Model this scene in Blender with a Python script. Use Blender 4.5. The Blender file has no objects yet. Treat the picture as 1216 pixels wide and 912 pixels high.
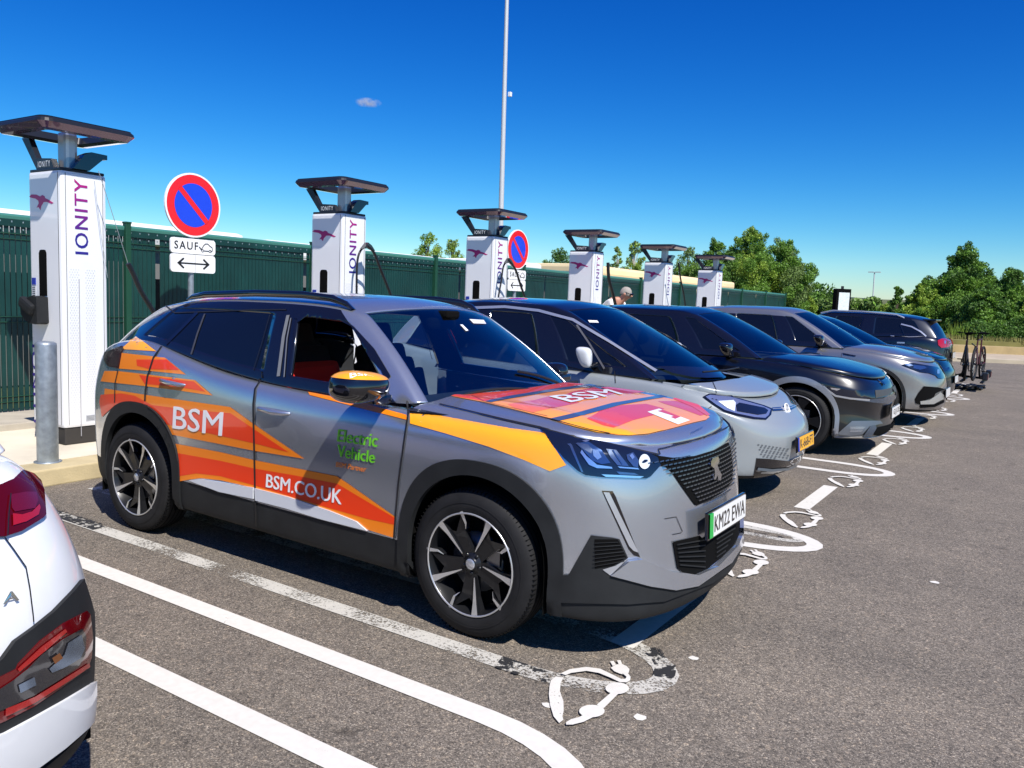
import bpy, bmesh, math, random
from mathutils import Vector, Matrix, geometry
from mathutils.bvhtree import BVHTree
random.seed(7)
scene = bpy.context.scene
COL = scene.collection
PI = math.pi
# ------------------------------------------------------------------ camera
IW, IH = 1216.0, 912.0
CAMP = Vector((3.39698, -3.77716, 1.54765))
YAW, PIT, ROL, FPX = 2.14878299, 0.102984333, 0.0399145088, 965.214
cyw, syw, cp, sp = math.cos(YAW), math.sin(YAW), math.cos(PIT), math.sin(PIT)
CF = Vector((cyw*cp, syw*cp, -sp))
_r = Vector((syw, -cyw, 0)); _u = _r.cross(CF)
CR = math.cos(ROL)*_r + math.sin(ROL)*_u
CU = -math.sin(ROL)*_r + math.cos(ROL)*_u
UP = Vector((0.0, -0.0178, 1.0)).normalized()      # true vertical; the car park falls one degree along +Y
TILT = 0.0178
def ray(px, py):
    return (CF + CR*((px-IW/2)/FPX) - CU*((py-IH/2)/FPX))
def on_z(px, py, z=0.0):
    d = ray(px, py); return CAMP + d*((z-CAMP.z)/d.z)
def on_y(px, py, y):
    d = ray(px, py); return CAMP + d*((y-CAMP.y)/d.y)
def on_x(px, py, x):
    d = ray(px, py); return CAMP + d*((x-CAMP.x)/d.x)
cam_d = bpy.data.cameras.new('camera'); cam = bpy.data.objects.new('camera', cam_d); COL.objects.link(cam)
cam_d.sensor_fit = 'HORIZONTAL'; cam_d.sensor_width = 36.0; cam_d.lens = 36.0*FPX/IW
cam_d.clip_start = 0.05; cam_d.clip_end = 6000
M = Matrix((CR, CU, -CF)).transposed().to_4x4(); M.translation = CAMP
cam.matrix_world = M
scene.camera = cam
# ------------------------------------------------------------------ materials
MATS = {}
def nodes_of(name):
    m = bpy.data.materials.new(name); m.use_nodes = True
    return m, m.node_tree.nodes, m.node_tree.links, m.node_tree.nodes['Principled BSDF']
def mat(name, col=(.5,.5,.5), rough=.5, metal=0.0, coat=0.0, spec=.5, noise=None, bump=None, emis=None, trans=0.0, coat_rough=.03):
    """noise=(scale, amount, detail): colour mottling; bump=(scale, strength)"""
    if name in MATS: return MATS[name]
    m, N, L, b = nodes_of(name)
    b.inputs['Base Color'].default_value = (*col, 1)
    b.inputs['Roughness'].default_value = rough
    b.inputs['Metallic'].default_value = metal
    b.inputs['Coat Weight'].default_value = coat
    b.inputs['Coat Roughness'].default_value = coat_rough
    b.inputs['Specular IOR Level'].default_value = spec
    b.inputs['Transmission Weight'].default_value = trans
    if emis: b.inputs['Emission Color'].default_value = (*emis[:3], 1); b.inputs['Emission Strength'].default_value = emis[3]
    tc = None
    if noise or bump:
        tc = N.new('ShaderNodeTexCoord')
    if noise:
        n = N.new('ShaderNodeTexNoise'); n.inputs['Scale'].default_value = noise[0]; n.inputs['Detail'].default_value = noise[2] if len(noise) > 2 else 4
        L.new(tc.outputs['Object'], n.inputs['Vector'])
        r = N.new('ShaderNodeMapRange'); r.inputs['From Min'].default_value = .25; r.inputs['From Max'].default_value = .75
        r.inputs['To Min'].default_value = 1-noise[1]; r.inputs['To Max'].default_value = 1+noise[1]
        L.new(n.outputs['Fac'], r.inputs['Value'])
        h = N.new('ShaderNodeVectorMath'); h.operation = 'SCALE'; h.inputs[0].default_value = col
        L.new(r.outputs[0], h.inputs['Scale']); L.new(h.outputs[0], b.inputs['Base Color'])
    if bump:
        n2 = N.new('ShaderNodeTexNoise'); n2.inputs['Scale'].default_value = bump[0]; n2.inputs['Detail'].default_value = 5
        L.new(tc.outputs['Object'], n2.inputs['Vector'])
        bp = N.new('ShaderNodeBump'); bp.inputs['Strength'].default_value = bump[1]; bp.inputs['Distance'].default_value = .01
        L.new(n2.outputs['Fac'], bp.inputs['Height']); L.new(bp.outputs[0], b.inputs['Normal'])
    MATS[name] = m; return m
def paint(name, col, metal=.75, rough=.32, flake=.06, dust=.10):
    """metallic car paint: fine flake noise, faint dust, clear coat"""
    if name in MATS: return MATS[name]
    m, N, L, b = nodes_of(name)
    tc = N.new('ShaderNodeTexCoord')
    n = N.new('ShaderNodeTexNoise'); n.inputs['Scale'].default_value = 900; n.inputs['Detail'].default_value = 2
    L.new(tc.outputs['Object'], n.inputs['Vector'])
    r = N.new('ShaderNodeMapRange'); r.inputs['From Min'].default_value = .3; r.inputs['From Max'].default_value = .7
    r.inputs['To Min'].default_value = 1-flake; r.inputs['To Max'].default_value = 1+flake; L.new(n.outputs['Fac'], r.inputs['Value'])
    h = N.new('ShaderNodeVectorMath'); h.operation = 'SCALE'; h.inputs[0].default_value = col
    L.new(r.outputs[0], h.inputs['Scale'])
    # road dust: low frequency, more in patches
    n2 = N.new('ShaderNodeTexNoise'); n2.inputs['Scale'].default_value = 3.2; n2.inputs['Detail'].default_value = 8; n2.inputs['Roughness'].default_value = .65
    L.new(tc.outputs['Object'], n2.inputs['Vector'])
    r2 = N.new('ShaderNodeMapRange'); r2.inputs['From Min'].default_value = .42; r2.inputs['From Max'].default_value = .8
    r2.inputs['To Min'].default_value = 0; r2.inputs['To Max'].default_value = dust; L.new(n2.outputs['Fac'], r2.inputs['Value'])
    mx = N.new('ShaderNodeMix'); mx.data_type = 'RGBA'; L.new(r2.outputs[0], mx.inputs[0]); L.new(h.outputs[0], mx.inputs[6])
    mx.inputs[7].default_value = (.33,.30,.26,1); L.new(mx.outputs[2], b.inputs['Base Color'])
    r3 = N.new('ShaderNodeMapRange'); r3.inputs['From Min'].default_value = .3; r3.inputs['From Max'].default_value = .8
    r3.inputs['To Min'].default_value = .008; r3.inputs['To Max'].default_value = .045; L.new(n2.outputs['Fac'], r3.inputs['Value'])
    L.new(r3.outputs[0], b.inputs['Coat Roughness'])
    b.inputs['Metallic'].default_value = metal; b.inputs['Roughness'].default_value = rough
    b.inputs['Coat Weight'].default_value = 1.0
    MATS[name] = m; return m
def clear_glass(name, tint, gloss=1.0, ior=1.62):
    """thin window pane: tinted transparency under a fresnel reflection"""
    if name in MATS: return MATS[name]
    m = bpy.data.materials.new(name); m.use_nodes = True; N, L = m.node_tree.nodes, m.node_tree.links
    N.remove(N['Principled BSDF']); out = N['Material Output']
    t = N.new('ShaderNodeBsdfTransparent'); t.inputs[0].default_value = (*tint, 1)
    g = N.new('ShaderNodeBsdfGlossy'); g.inputs['Roughness'].default_value = .015; g.inputs[0].default_value = (gloss, gloss, gloss, 1)
    f = N.new('ShaderNodeFresnel'); f.inputs['IOR'].default_value = ior
    mx = N.new('ShaderNodeMixShader'); L.new(f.outputs[0], mx.inputs[0]); L.new(t.outputs[0], mx.inputs[1]); L.new(g.outputs[0], mx.inputs[2])
    L.new(mx.outputs[0], out.inputs['Surface']); MATS[name] = m; return m

BLACKG = mat('gloss_black_trim', (.006,.006,.008), .06, coat=1)
PLAST = mat('black_textured_plastic', (.013,.014,.015), .62, spec=.3, bump=(700,.08), noise=(9,.25,6))
DARKP = mat('dark_matt_underbody', (.004,.004,.004), .9, spec=.08)
DGLASS = mat('dark_tinted_glass', (.004,.005,.007), .02, spec=.6, coat=.3)
RUBBER = mat('tyre_rubber', (.011,.011,.012), .72, spec=.3, noise=(14,.35,6), bump=(500,.15))
SEAL = mat('rubber_seal', (.01,.01,.011), .5)
CHROME = mat('chrome', (.75,.76,.78), .12, metal=1)
ALU = mat('machined_alloy', (.62,.62,.62), .3, metal=.7)
ALUD = mat('dark_alloy', (.009,.0095,.011), .35, coat=.25, spec=.3)
DISC = mat('brake_disc_steel', (.25,.25,.26), .35, metal=.9)
SILVT = mat('satin_silver_trim', (.58,.60,.64), .25, metal=.7)
WHITE = mat('white_vinyl', (.82,.82,.82), .35, coat=.4)
LENS = mat('lamp_lens_clear', (.9,.92,.95), .03, metal=.9)
LAMPB = mat('lamp_housing_blue_black', (.01,.014,.03), .08, coat=1, metal=.3)
REDL = mat('red_lamp_lens', (.12,.002,.004), .07, coat=1)
REDLB = mat('red_lamp_bright', (.34,.006,.006), .12, coat=1)
# ------------------------------------------------------------------ object helpers
def link(name, me, mats=None, parent=None):
    o = bpy.data.objects.new(name, me); COL.objects.link(o)
    if mats is not None:
        for m in (mats if isinstance(mats, (list, tuple)) else [mats]): me.materials.append(m)
    if parent is not None:
        o.parent = parent; o.matrix_parent_inverse = parent_inv(parent)
    return o
def parent_inv(p):
    return WORLD.get(p.name, Matrix()).inverted()
WORLD = {}
def empty(name, label=None, cat=None, group=None, mw=None):
    o = bpy.data.objects.new(name, None); COL.objects.link(o); o.empty_display_size = .2
    if mw is not None: o.matrix_world = mw; o.matrix_basis = mw
    WORLD[o.name] = (mw or Matrix()).copy()
    return tag(o, label, cat, group)
def tag(o, label=None, cat=None, group=None, kind=None):
    if label: o['label'] = label
    if cat: o['category'] = cat
    if group: o['group'] = group
    if kind: o['kind'] = kind
    return o
def mesh(name, verts, faces, smooth=False, midx=None):
    me = bpy.data.meshes.new(name); me.from_pydata([tuple(v) for v in verts], [], faces); me.update()
    if midx: me.polygons.foreach_set('material_index', midx)
    if smooth: me.polygons.foreach_set('use_smooth', [True]*len(me.polygons))
    return me
class MB:
    """mesh bag: collects shapes with material slots"""
    def __init__(s): s.v=[]; s.f=[]; s.m=[]; s.mats=[]; s.sm=[]
    def slot(s, m):
        if m not in s.mats: s.mats.append(m)
        return s.mats.index(m)
    def add(s, V, F, m, smooth=False, T=None):
        b = len(s.v); k = s.slot(m)
        s.v += [(T @ Vector(v)) if T is not None else Vector(v) for v in V]
        for f in F: s.f.append([i+b for i in f]); s.m.append(k); s.sm.append(smooth)
        return s
    def box(s, c, d, m, T=None, rot=None, bev=0):
        x, y, z = d[0]/2, d[1]/2, d[2]/2
        if bev > 0:
            bm = bmesh.new(); bmesh.ops.create_cube(bm, size=1)
            for v in bm.verts: v.co = Vector((v.co.x*d[0], v.co.y*d[1], v.co.z*d[2]))
            bmesh.ops.bevel(bm, geom=bm.edges[:], offset=bev, segments=2, profile=.6, affect='EDGES')
            V = [v.co.copy() for v in bm.verts]; bm.verts.index_update(); F = [[v.index for v in f.verts] for f in bm.faces]; bm.free()
        else:
            V = [Vector(p) for p in ((-x,-y,-z),(x,-y,-z),(x,y,-z),(-x,y,-z),(-x,-y,z),(x,-y,z),(x,y,z),(-x,y,z))]
            F = [(0,3,2,1),(4,5,6,7),(0,1,5,4),(1,2,6,5),(2,3,7,6),(3,0,4,7)]
        R = Matrix.Translation(Vector(c))
        if rot is not None: R = R @ rot
        if T is not None: R = T @ R
        return s.add(V, F, m, False, R)
    def tube(s, pts, r, m, n=10, cap=True, T=None, radii=None, smooth=True):
        pts = [Vector(p) for p in pts]; V=[]; F=[]
        up0 = None
        for i, p in enumerate(pts):
            d = (pts[min(i+1,len(pts)-1)]-pts[max(i-1,0)]).normalized()
            if up0 is None:
                up0 = Vector((0,0,1)) if abs(d.z) < .9 else Vector((1,0,0))
            a = (up0 - d*up0.dot(d)).normalized(); up0 = a; b = d.cross(a)
            rr = radii[i] if radii else r
            for k in range(n):
                t = 2*PI*k/n; V.append(p + (a*math.cos(t)+b*math.sin(t))*rr)
        for i in range(len(pts)-1):
            for k in range(n):
                k2 = (k+1) % n; F.append((i*n+k, i*n+k2, (i+1)*n+k2, (i+1)*n+k))
        s.add(V, F, m, smooth, T)
        if cap:
            for j, i in ((0,0),(1,len(pts)-1)):
                ring = [V[i*n+k] for k in range(n)]
                s.add(ring, [list(range(n))[::(-1 if j==0 else 1)]], m, False, T)
        return s
    def lathe(s, prof, m, n=32, T=None, smooth=True, axis='z'):
        """prof: (r, h)"""
        V=[]; F=[]
        for r, h in prof:
            for k in range(n):
                t = 2*PI*k/n
                V.append(Vector((r*math.cos(t), r*math.sin(t), h)) if axis=='z' else Vector((r*math.cos(t), h, r*math.sin(t))))
        for i in range(len(prof)-1):
            for k in range(n):
                k2=(k+1)%n; q=(i*n+k, i*n+k2, (i+1)*n+k2, (i+1)*n+k)
                F.append(q if axis=='z' else q[::-1])
        return s.add(V, F, m, smooth, T)
    def prism(s, poly, h0, h1, m, axis='z', T=None):
        """poly 2D outline extruded along axis between h0 and h1"""
        n = len(poly)
        def P(a,b,h):
            return Vector((a,b,h)) if axis=='z' else (Vector((a,h,b)) if axis=='y' else Vector((h,a,b)))
        V=[P(a,b,h0) for a,b in poly]+[P(a,b,h1) for a,b in poly]
        tri = geometry.tessellate_polygon([[Vector((a,b,0)) for a,b in poly]])
        F=[list(t) for t in tri]+[[i+n for i in t[::-1]] for t in tri]+[(i,(i+1)%n,(i+1)%n+n,i+n) for i in range(n)]
        s.add(V,F,m,False,T); return s
    def build(s, name, parent=None, fix=True):
        me = mesh(name, s.v, s.f, False, s.m)
        me.polygons.foreach_set('use_smooth', s.sm)
        if fix:
            bm = bmesh.new(); bm.from_mesh(me); bmesh.ops.recalc_face_normals(bm, faces=bm.faces); bm.to_mesh(me); bm.free()
        return link(name, me, s.mats, parent)
def tab(T, x):
    """smooth table lookup (hermite, monotone-ish)"""
    if not isinstance(T, (list, tuple)): return T
    if x <= T[0][0]: return T[0][1]
    if x >= T[-1][0]: return T[-1][1]
    n = len(T)
    for i in range(n-1):
        if x <= T[i+1][0]:
            x0,y0 = T[i]; x1,y1 = T[i+1]; h = x1-x0; t = (x-x0)/h
            d = (y1-y0)/h
            dl = (y0-T[i-1][1])/(x0-T[i-1][0]) if i > 0 else d
            dr = (T[i+2][1]-y1)/(T[i+2][0]-x1) if i+2 < n else d
            m0 = 0 if dl*d <= 0 and i > 0 else (2*dl*d/(dl+d) if i > 0 else d)
            m1 = 0 if dr*d <= 0 and i+2 < n else (2*dr*d/(dr+d) if i+2 < n else d)
            return (2*t**3-3*t*t+1)*y0+(t**3-2*t*t+t)*h*m0+(-2*t**3+3*t*t)*y1+(t**3-t*t)*h*m1
def bvh_of(objs):
    V=[]; F=[]
    for o in objs:
        mw = WORLD.get(o.name); b=len(V)
        me = o.data
        V += [v.co.copy() for v in me.vertices]; F += [[i+b for i in p.vertices] for p in me.polygons]
    return BVHTree.FromPolygons(V, F)
def subsurf(me, lv):
    o = bpy.data.objects.new('tmp', me); COL.objects.link(o)
    md = o.modifiers.new('s', 'SUBSURF'); md.levels = lv; md.render_levels = lv; md.boundary_smooth = 'PRESERVE_CORNERS'
    dg = bpy.context.evaluated_depsgraph_get(); ev = o.evaluated_get(dg)
    out = bpy.data.meshes.new_from_object(ev); bpy.data.objects.remove(o); return out
def resample(poly, step, closed=True):
    out=[]; n=len(poly)
    for i in range(n if closed else n-1):
        a=Vector(poly[i]); b=Vector(poly[(i+1)%n]); k=max(1,int(math.ceil((b-a).length/step)))
        out += [a.lerp(b, j/k) for j in range(k)]
    if not closed: out.append(Vector(poly[-1]))
    return out
def smooth_poly(poly, it=1):
    """corner cutting"""
    for _ in range(it):
        o=[]; n=len(poly)
        for i in range(n):
            a=Vector(poly[i]); b=Vector(poly[(i+1)%n]); o += [a.lerp(b,.25), a.lerp(b,.75)]
        poly=o
    return poly
def inpoly(p, poly):
    c=False; n=len(poly); j=n-1
    for i in range(n):
        a=poly[i]; b=poly[j]
        if (a[1]>p[1])!=(b[1]>p[1]) and p[0] < (b[0]-a[0])*(p[1]-a[1])/(b[1]-a[1])+a[0]: c = not c
        j=i
    return c
def tri2d(poly, step):
    """triangulates a 2D outline with interior points: verts2d, faces, n boundary verts"""
    B = resample([Vector(p[:2]) for p in poly], step)
    xs=[p.x for p in B]; ys=[p.y for p in B]; P=list(B)
    x=min(xs)+step/2
    r=0
    while x < max(xs):
        y=min(ys)+step*(.5 if r%2 else .25)
        while y < max(ys):
            if inpoly((x,y),B) and min((Vector((x,y))-b).length for b in B) > step*.45: P.append(Vector((x,y)))
            y+=step
        x+=step*.87; r+=1
    E=[(i,(i+1)%len(B)) for i in range(len(B))]
    v,e,f,ov,oe,of = geometry.delaunay_2d_cdt([Vector((p.x,p.y)) for p in P], E, [list(range(len(B)))], 1, 1e-6)
    return v, f
def rim_faces(F):
    cnt={}
    for f in F:
        for i in range(len(f)):
            a,b=f[i],f[(i+1)%len(f)]; cnt[(a,b)]=1
    return [(a,b) for (a,b) in cnt if (b,a) not in cnt]
def cam_hit(bvh, p, med=None, maxd=.9):
    d = ray(p[0], p[1]).normalized(); h = bvh.ray_cast(CAMP, d)
    if h[0] is None or (med is not None and abs(h[3]-med) > maxd): return None
    no = h[1] if h[1].dot(d) < 0 else -h[1]
    return h[0], no, h[3]
def px_patch(bag, bvh, poly, m, off=.0015, step=6, thick=0.0, mirror=None, smooth=True, maxd=None, rimmat=None):
    """outline seen in the photograph, laid on the modelled surface (true 3D, follows the bodywork)"""
    H = [cam_hit(bvh, p) for p in resample([Vector(p) for p in poly], 5)]
    H = [h for h in H if h]
    if len(H) < 3: print('PATCH MISS', m.name, poly[0]); return
    med = sorted(h[2] for h in H)[len(H)//2]; H = [h for h in H if abs(h[2]-med) < (maxd or .8)]
    n = sum((h[1] for h in H), Vector()).normalized()
    if n.dot(CAMP-H[0][0]) < 0: n = -n
    U = n.orthogonal().normalized(); W = n.cross(U); O = H[0][0]
    P2 = [Vector(((h[0]-O).dot(U), (h[0]-O).dot(W))) for h in H]
    Q=[P2[0]]
    for p in P2[1:]:
        if (p-Q[-1]).length > .0008: Q.append(p)
    st = max(.006, min(.045, step*med/FPX*1.6))
    v2, F = tri2d(Q, st)
    V=[]; NN=[]
    for p in v2:
        base = O+U*p.x+W*p.y; h = bvh.ray_cast(base+n*.35, -n, .9)
        if h[0] is None:
            h = bvh.find_nearest(base)
        co, no = h[0], h[1]
        if no.dot(n) < 0: no = -no
        V.append(co+no*off); NN.append(no)
    F2=[]
    for f in F:
        nn = (V[f[1]]-V[f[0]]).cross(V[f[2]]-V[f[0]])
        F2.append(list(f) if nn.dot(n) > 0 else list(f)[::-1])
    add_shell(bag, V, NN, F2, m, thick, smooth, mirror, rimmat)
    return V
def add_shell(bag, V, NN, F2, m, thick, smooth, mirror, rimmat=None):
    bag.add(V, F2, m, smooth)
    R=[]; RV=[]
    if thick:
        for a,b in rim_faces(F2):
            k=len(RV); RV += [V[a],V[b],V[b]-NN[b]*thick,V[a]-NN[a]*thick]; R.append((k,k+3,k+2,k+1))
        bag.add(RV, R, rimmat or m, False)
    if mirror is not None:
        fl=lambda p: Vector((p.x, 2*mirror-p.y, p.z))
        over=min(max(0, max(v.y for v in V)-mirror), max(0, mirror-min(v.y for v in V)))
        far=lambda idx, P: abs(sum(P[i].y for i in idx)/len(idx)-mirror) > over
        bag.add([fl(p) for p in V], [f[::-1] for f in F2 if far(f, V)], m, smooth)
        if thick: bag.add([fl(p) for p in RV], [r[::-1] for r in R if far(r, RV)], rimmat or m, False)
def dir_patch(bag, bvh, poly, m, side, T, off=.0015, step=.04, thick=0.0, smooth=True, both=False, cy=None):
    """outline in the car's own side view (x, z), laid on its side; T car->world; side=-1 right, +1 left"""
    v2,F = tri2d(poly, step)
    for sd in ((-1,1) if both else (side,)):
        V=[];NN=[]; out=(T.to_3x3() @ Vector((0,sd,0)))
        for p in v2:
            o = T @ Vector((p.x, sd*3, p.y)); h = bvh.ray_cast(o, -out)
            if h[0] is None:
                nr = bvh.find_nearest(T @ Vector((p.x, sd*.8, p.y))); co,no=nr[0],nr[1]
            else: co,no=h[0],h[1]
            if no.dot(out)<0: no=-no
            V.append(co+no*off); NN.append(no)
        F2=[]
        for f in F:
            n=(V[f[1]]-V[f[0]]).cross(V[f[2]]-V[f[0]])
            F2.append(list(f) if n.dot(out)>0 else list(f)[::-1])
        add_shell(bag,V,NN,F2,m,thick,smooth,None)
def text_geo(txt, bold=0.0, font_size=1.0, spacing=1.0, res=3, shear=0):
    cu = bpy.data.curves.new('t','FONT'); cu.body=txt; cu.size=font_size; cu.offset=bold; cu.space_character=spacing; cu.resolution_u=res; cu.shear=shear
    lay = 3 if bold > 0 else 1; cu.offset = 0
    o = bpy.data.objects.new('t',cu); COL.objects.link(o)
    dg=bpy.context.evaluated_depsgraph_get(); me=bpy.data.meshes.new_from_object(o.evaluated_get(dg))
    V=[v.co.copy() for v in me.vertices]; F=[list(p.vertices) for p in me.polygons]
    bpy.data.objects.remove(o)
    if not V: return [], []
    x0=min(v.x for v in V); x1=max(v.x for v in V); y0=min(v.y for v in V); y1=max(v.y for v in V)
    V=[Vector(((v.x-x0)/(x1-x0),(v.y-y0)/(y1-y0),0)) for v in V]
    if lay > 1:   # bolder: three thin layers, each shifted a little
        n0=len(V); F0=list(F); sx=bold*.9/(x1-x0); sy=bold*.5
        for q,(dx,dy) in enumerate(((sx,sy),(-sx,-sy)),1):
            V=V+[Vector((v.x+dx,v.y+dy,q*.00035)) for v in V[:n0]]; F=F+[[i+q*n0 for i in f] for f in F0]
    return V, F
def quad_map(V, c):
    """unit square -> quad (bl, br, tr, tl)"""
    return [(c[0]*(1-v.x)+c[1]*v.x)*(1-v.y)+(c[3]*(1-v.x)+c[2]*v.x)*v.y for v in V]
def px_text(bag, bvh, txt, corners, m, off=.003, bold=0.0, spacing=1.0, geo=None, mirror_text=None):
    """writing whose four corners (bl, br, tr, tl) are given where the photo shows them, laid on the surface"""
    V,F = geo if geo else text_geo(txt, bold, 1, spacing)
    H=[cam_hit(bvh, c) for c in corners]
    if any(h is None for h in H):
        ok=[h for h in H if h]
        if not ok: print('TEXT MISS', txt); return
        d0=sum(h[2] for h in ok)/len(ok); n0=ok[0][1]
        H=[h or (CAMP+ray(*c).normalized()*d0, n0, d0) for h,c in zip(H,corners)]
    n=sum((h[1] for h in H), Vector()).normalized(); C=[h[0] for h in H]
    bm=bmesh.new(); vs=[bm.verts.new((v.x,v.y,v.z)) for v in V]
    for f in F:
        try: bm.faces.new([vs[i] for i in f])
        except ValueError: pass
    bmesh.ops.triangulate(bm, faces=bm.faces[:]); wd=(C[1]-C[0]).length; k=max(1,int(wd/.045))
    for i in range(1,k):
        bmesh.ops.bisect_plane(bm, geom=bm.verts[:]+bm.edges[:]+bm.faces[:], plane_co=((i+.0137)/k,0,0), plane_no=(1,0,0))
    bm.verts.index_update(); W=[]
    P=quad_map([v.co for v in bm.verts], C); ZZ=[v.co.z for v in bm.verts]
    for p,zz in zip(P,ZZ):
        h=bvh.ray_cast(p+n*.35,-n,.9)
        if h[0] is None: h=bvh.find_nearest(p)
        no=h[1] if h[1].dot(n)>0 else -h[1]; W.append(h[0]+no*(off+zz))
    FF=[]
    for f in bm.faces:
        idx=[v.index for v in f.verts]; nn=Vector()
        for q in range(1,len(idx)-1): nn+=(W[idx[q]]-W[idx[0]]).cross(W[idx[q+1]]-W[idx[0]])
        FF.append(idx if nn.dot(n)>0 else idx[::-1])
    bm.free(); bag.add(W,FF,m,False)
# ------------------------------------------------------------------ car bodywork
FY=[0,.3,.58,.8,.935,1.0]; FD=[0,.015,.06,.155,.31,.58]
def emit(name, V, F, keys, smooth, parts, root, T, glass_in=.004, lv=3, flip=False):
    """subdivide one cage, then hand each key's faces to its own object"""
    klist = sorted(set(keys), key=str)
    me = mesh('cage', V, F, True, [klist.index(k) for k in keys])
    sm = subsurf(me, lv) if lv else me
    vs = [v.co.copy() for v in sm.vertices]; ns = [v.normal.copy() for v in sm.vertices]
    byk = {}
    for p in sm.polygons: byk.setdefault(p.material_index, []).append(list(p.vertices))
    out = {}
    for k, fs in byk.items():
        key = klist[k]
        nm, mt = parts[key][:2]; off = parts[key][2] if len(parts[key]) > 2 else 0
        if nm is None: continue
        rec = out.setdefault((nm, key[1] if isinstance(key, tuple) else 0), dict(V=[], F=[], M=[], mats=[], mp={}))
        if mt not in rec['mats']: rec['mats'].append(mt)
        mi = rec['mats'].index(mt)
        for f in fs:
            g = []
            for i in (f[::-1] if flip else f):
                if (i, off) not in rec['mp']:
                    rec['mp'][(i, off)] = len(rec['V']); rec['V'].append(vs[i]+ns[i]*off)
                g.append(rec['mp'][(i, off)])
            rec['F'].append(g); rec['M'].append(mi)
    return out
def lower_cage(S):
    R = S['rows']; nF = len(FY); xs_n = S.get('ns', 11)
    V=[]; cols=[]
    for j in range(nF): cols.append(('f', j))
    for i in range(1, xs_n+1): cols.append(('s', i))
    for j in range(nF-1, -1, -1): cols.append(('r', j))
    half = len(cols)
    full = [(c, -1) for c in cols] + [(c, 1) for c in cols[::-1][1:-1]]
    for r in R:
        for (kd, j), sd in full:
            xfc = r['xf'] - r.get('cf', 1)*FD[-1]*S.get('cfs', 1); xrc = r['xr'] + r.get('cr', 1)*FD[-1]*S.get('crs', .8)
            if kd == 'f':
                x = r['xf'] - r.get('cf',1)*FD[j]*S.get('cfs',1); y = FY[j]*tab(r['w'], xfc)
                if 'fx' in r: x += r['fx'][j]
            elif kd == 'r':
                x = r['xr'] + r.get('cr',1)*FD[j]*S.get('crs',.8); y = FY[j]*tab(r['w'], xrc)
            else:
                x = xfc + (xrc-xfc)*j/(xs_n+1); y = tab(r['w'], x)
            z = tab(r['z'], x)
            V.append(Vector((x, sd*y, z)))
    n = len(full); F=[]; keys=[]
    mf = S['lowermat']
    for k in range(len(R)-1):
        for c in range(n):
            c2=(c+1)%n
            F.append((k*n+c, (k+1)*n+c, (k+1)*n+c2, k*n+c2))
            cc = full[c][0]; x = (V[k*n+c].x+V[k*n+c2].x)/2
            keys.append((mf(k, cc[0], cc[1], x), 0))
    return V, F, keys
def bonnet_mesh(B, nu=22, nv=28):
    V=[];F=[]
    def front_d(v):
        a=abs(v)
        for i in range(len(FY)-1):
            if a<=FY[i+1]:
                t=(a-FY[i])/(FY[i+1]-FY[i]); return FD[i]+(FD[i+1]-FD[i])*t
        return FD[-1]
    fdt=list(zip(FY,FD))
    for i in range(nu+1):
        u=i/nu
        for j in range(nv+1):
            v=-1+2*j/nv; v=math.copysign(abs(v)**.85, v)
            xn=B['xn']-tab(fdt, abs(v))*B.get('cf',.6); xc=tab(B['xc'], abs(v))
            x=xc+(xn-xc)*u
            y=v*tab(B['w'], x)
            nf=min(1,max(0,(x-B['xn']+.55)/.55)); z=tab(B['z'], x)+B['crown']*(1-B.get('fade',.6)*nf)*(1-abs(v)**B.get('cp',2.2))-B.get('drop',.045)*nf*nf*abs(v)**3
            if 'crease' in B:   # raised ridge lines along the bonnet
                a,hh,wd=B['crease']; z+=hh*math.exp(-((abs(v)-a)/wd)**2)
            e=max(0,(abs(v)-.965)/.035); z-=.012*e*e
            e=max(0,(u-.93)/.07); z-=B.get('lip',.03)*e*e*e; 
            V.append(Vector((x,y,z)))
    m=nv+1
    for i in range(nu):
        for j in range(nv): F.append((i*m+j,(i+1)*m+j,(i+1)*m+j+1,i*m+j+1))
    # edge thickness
    b=len(V)
    ring=[i*m for i in range(nu+1)]+[nu*m+j for j in range(1,m)]+[i*m+nv for i in range(nu-1,-1,-1)]
    low=[]
    for i in ring: low.append(len(V)); V.append(V[i]-Vector((0,0,.02)))
    F+= [(ring[i],low[i],low[i+1],ring[i+1]) for i in range(len(ring)-1)]
    return V,F
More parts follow.
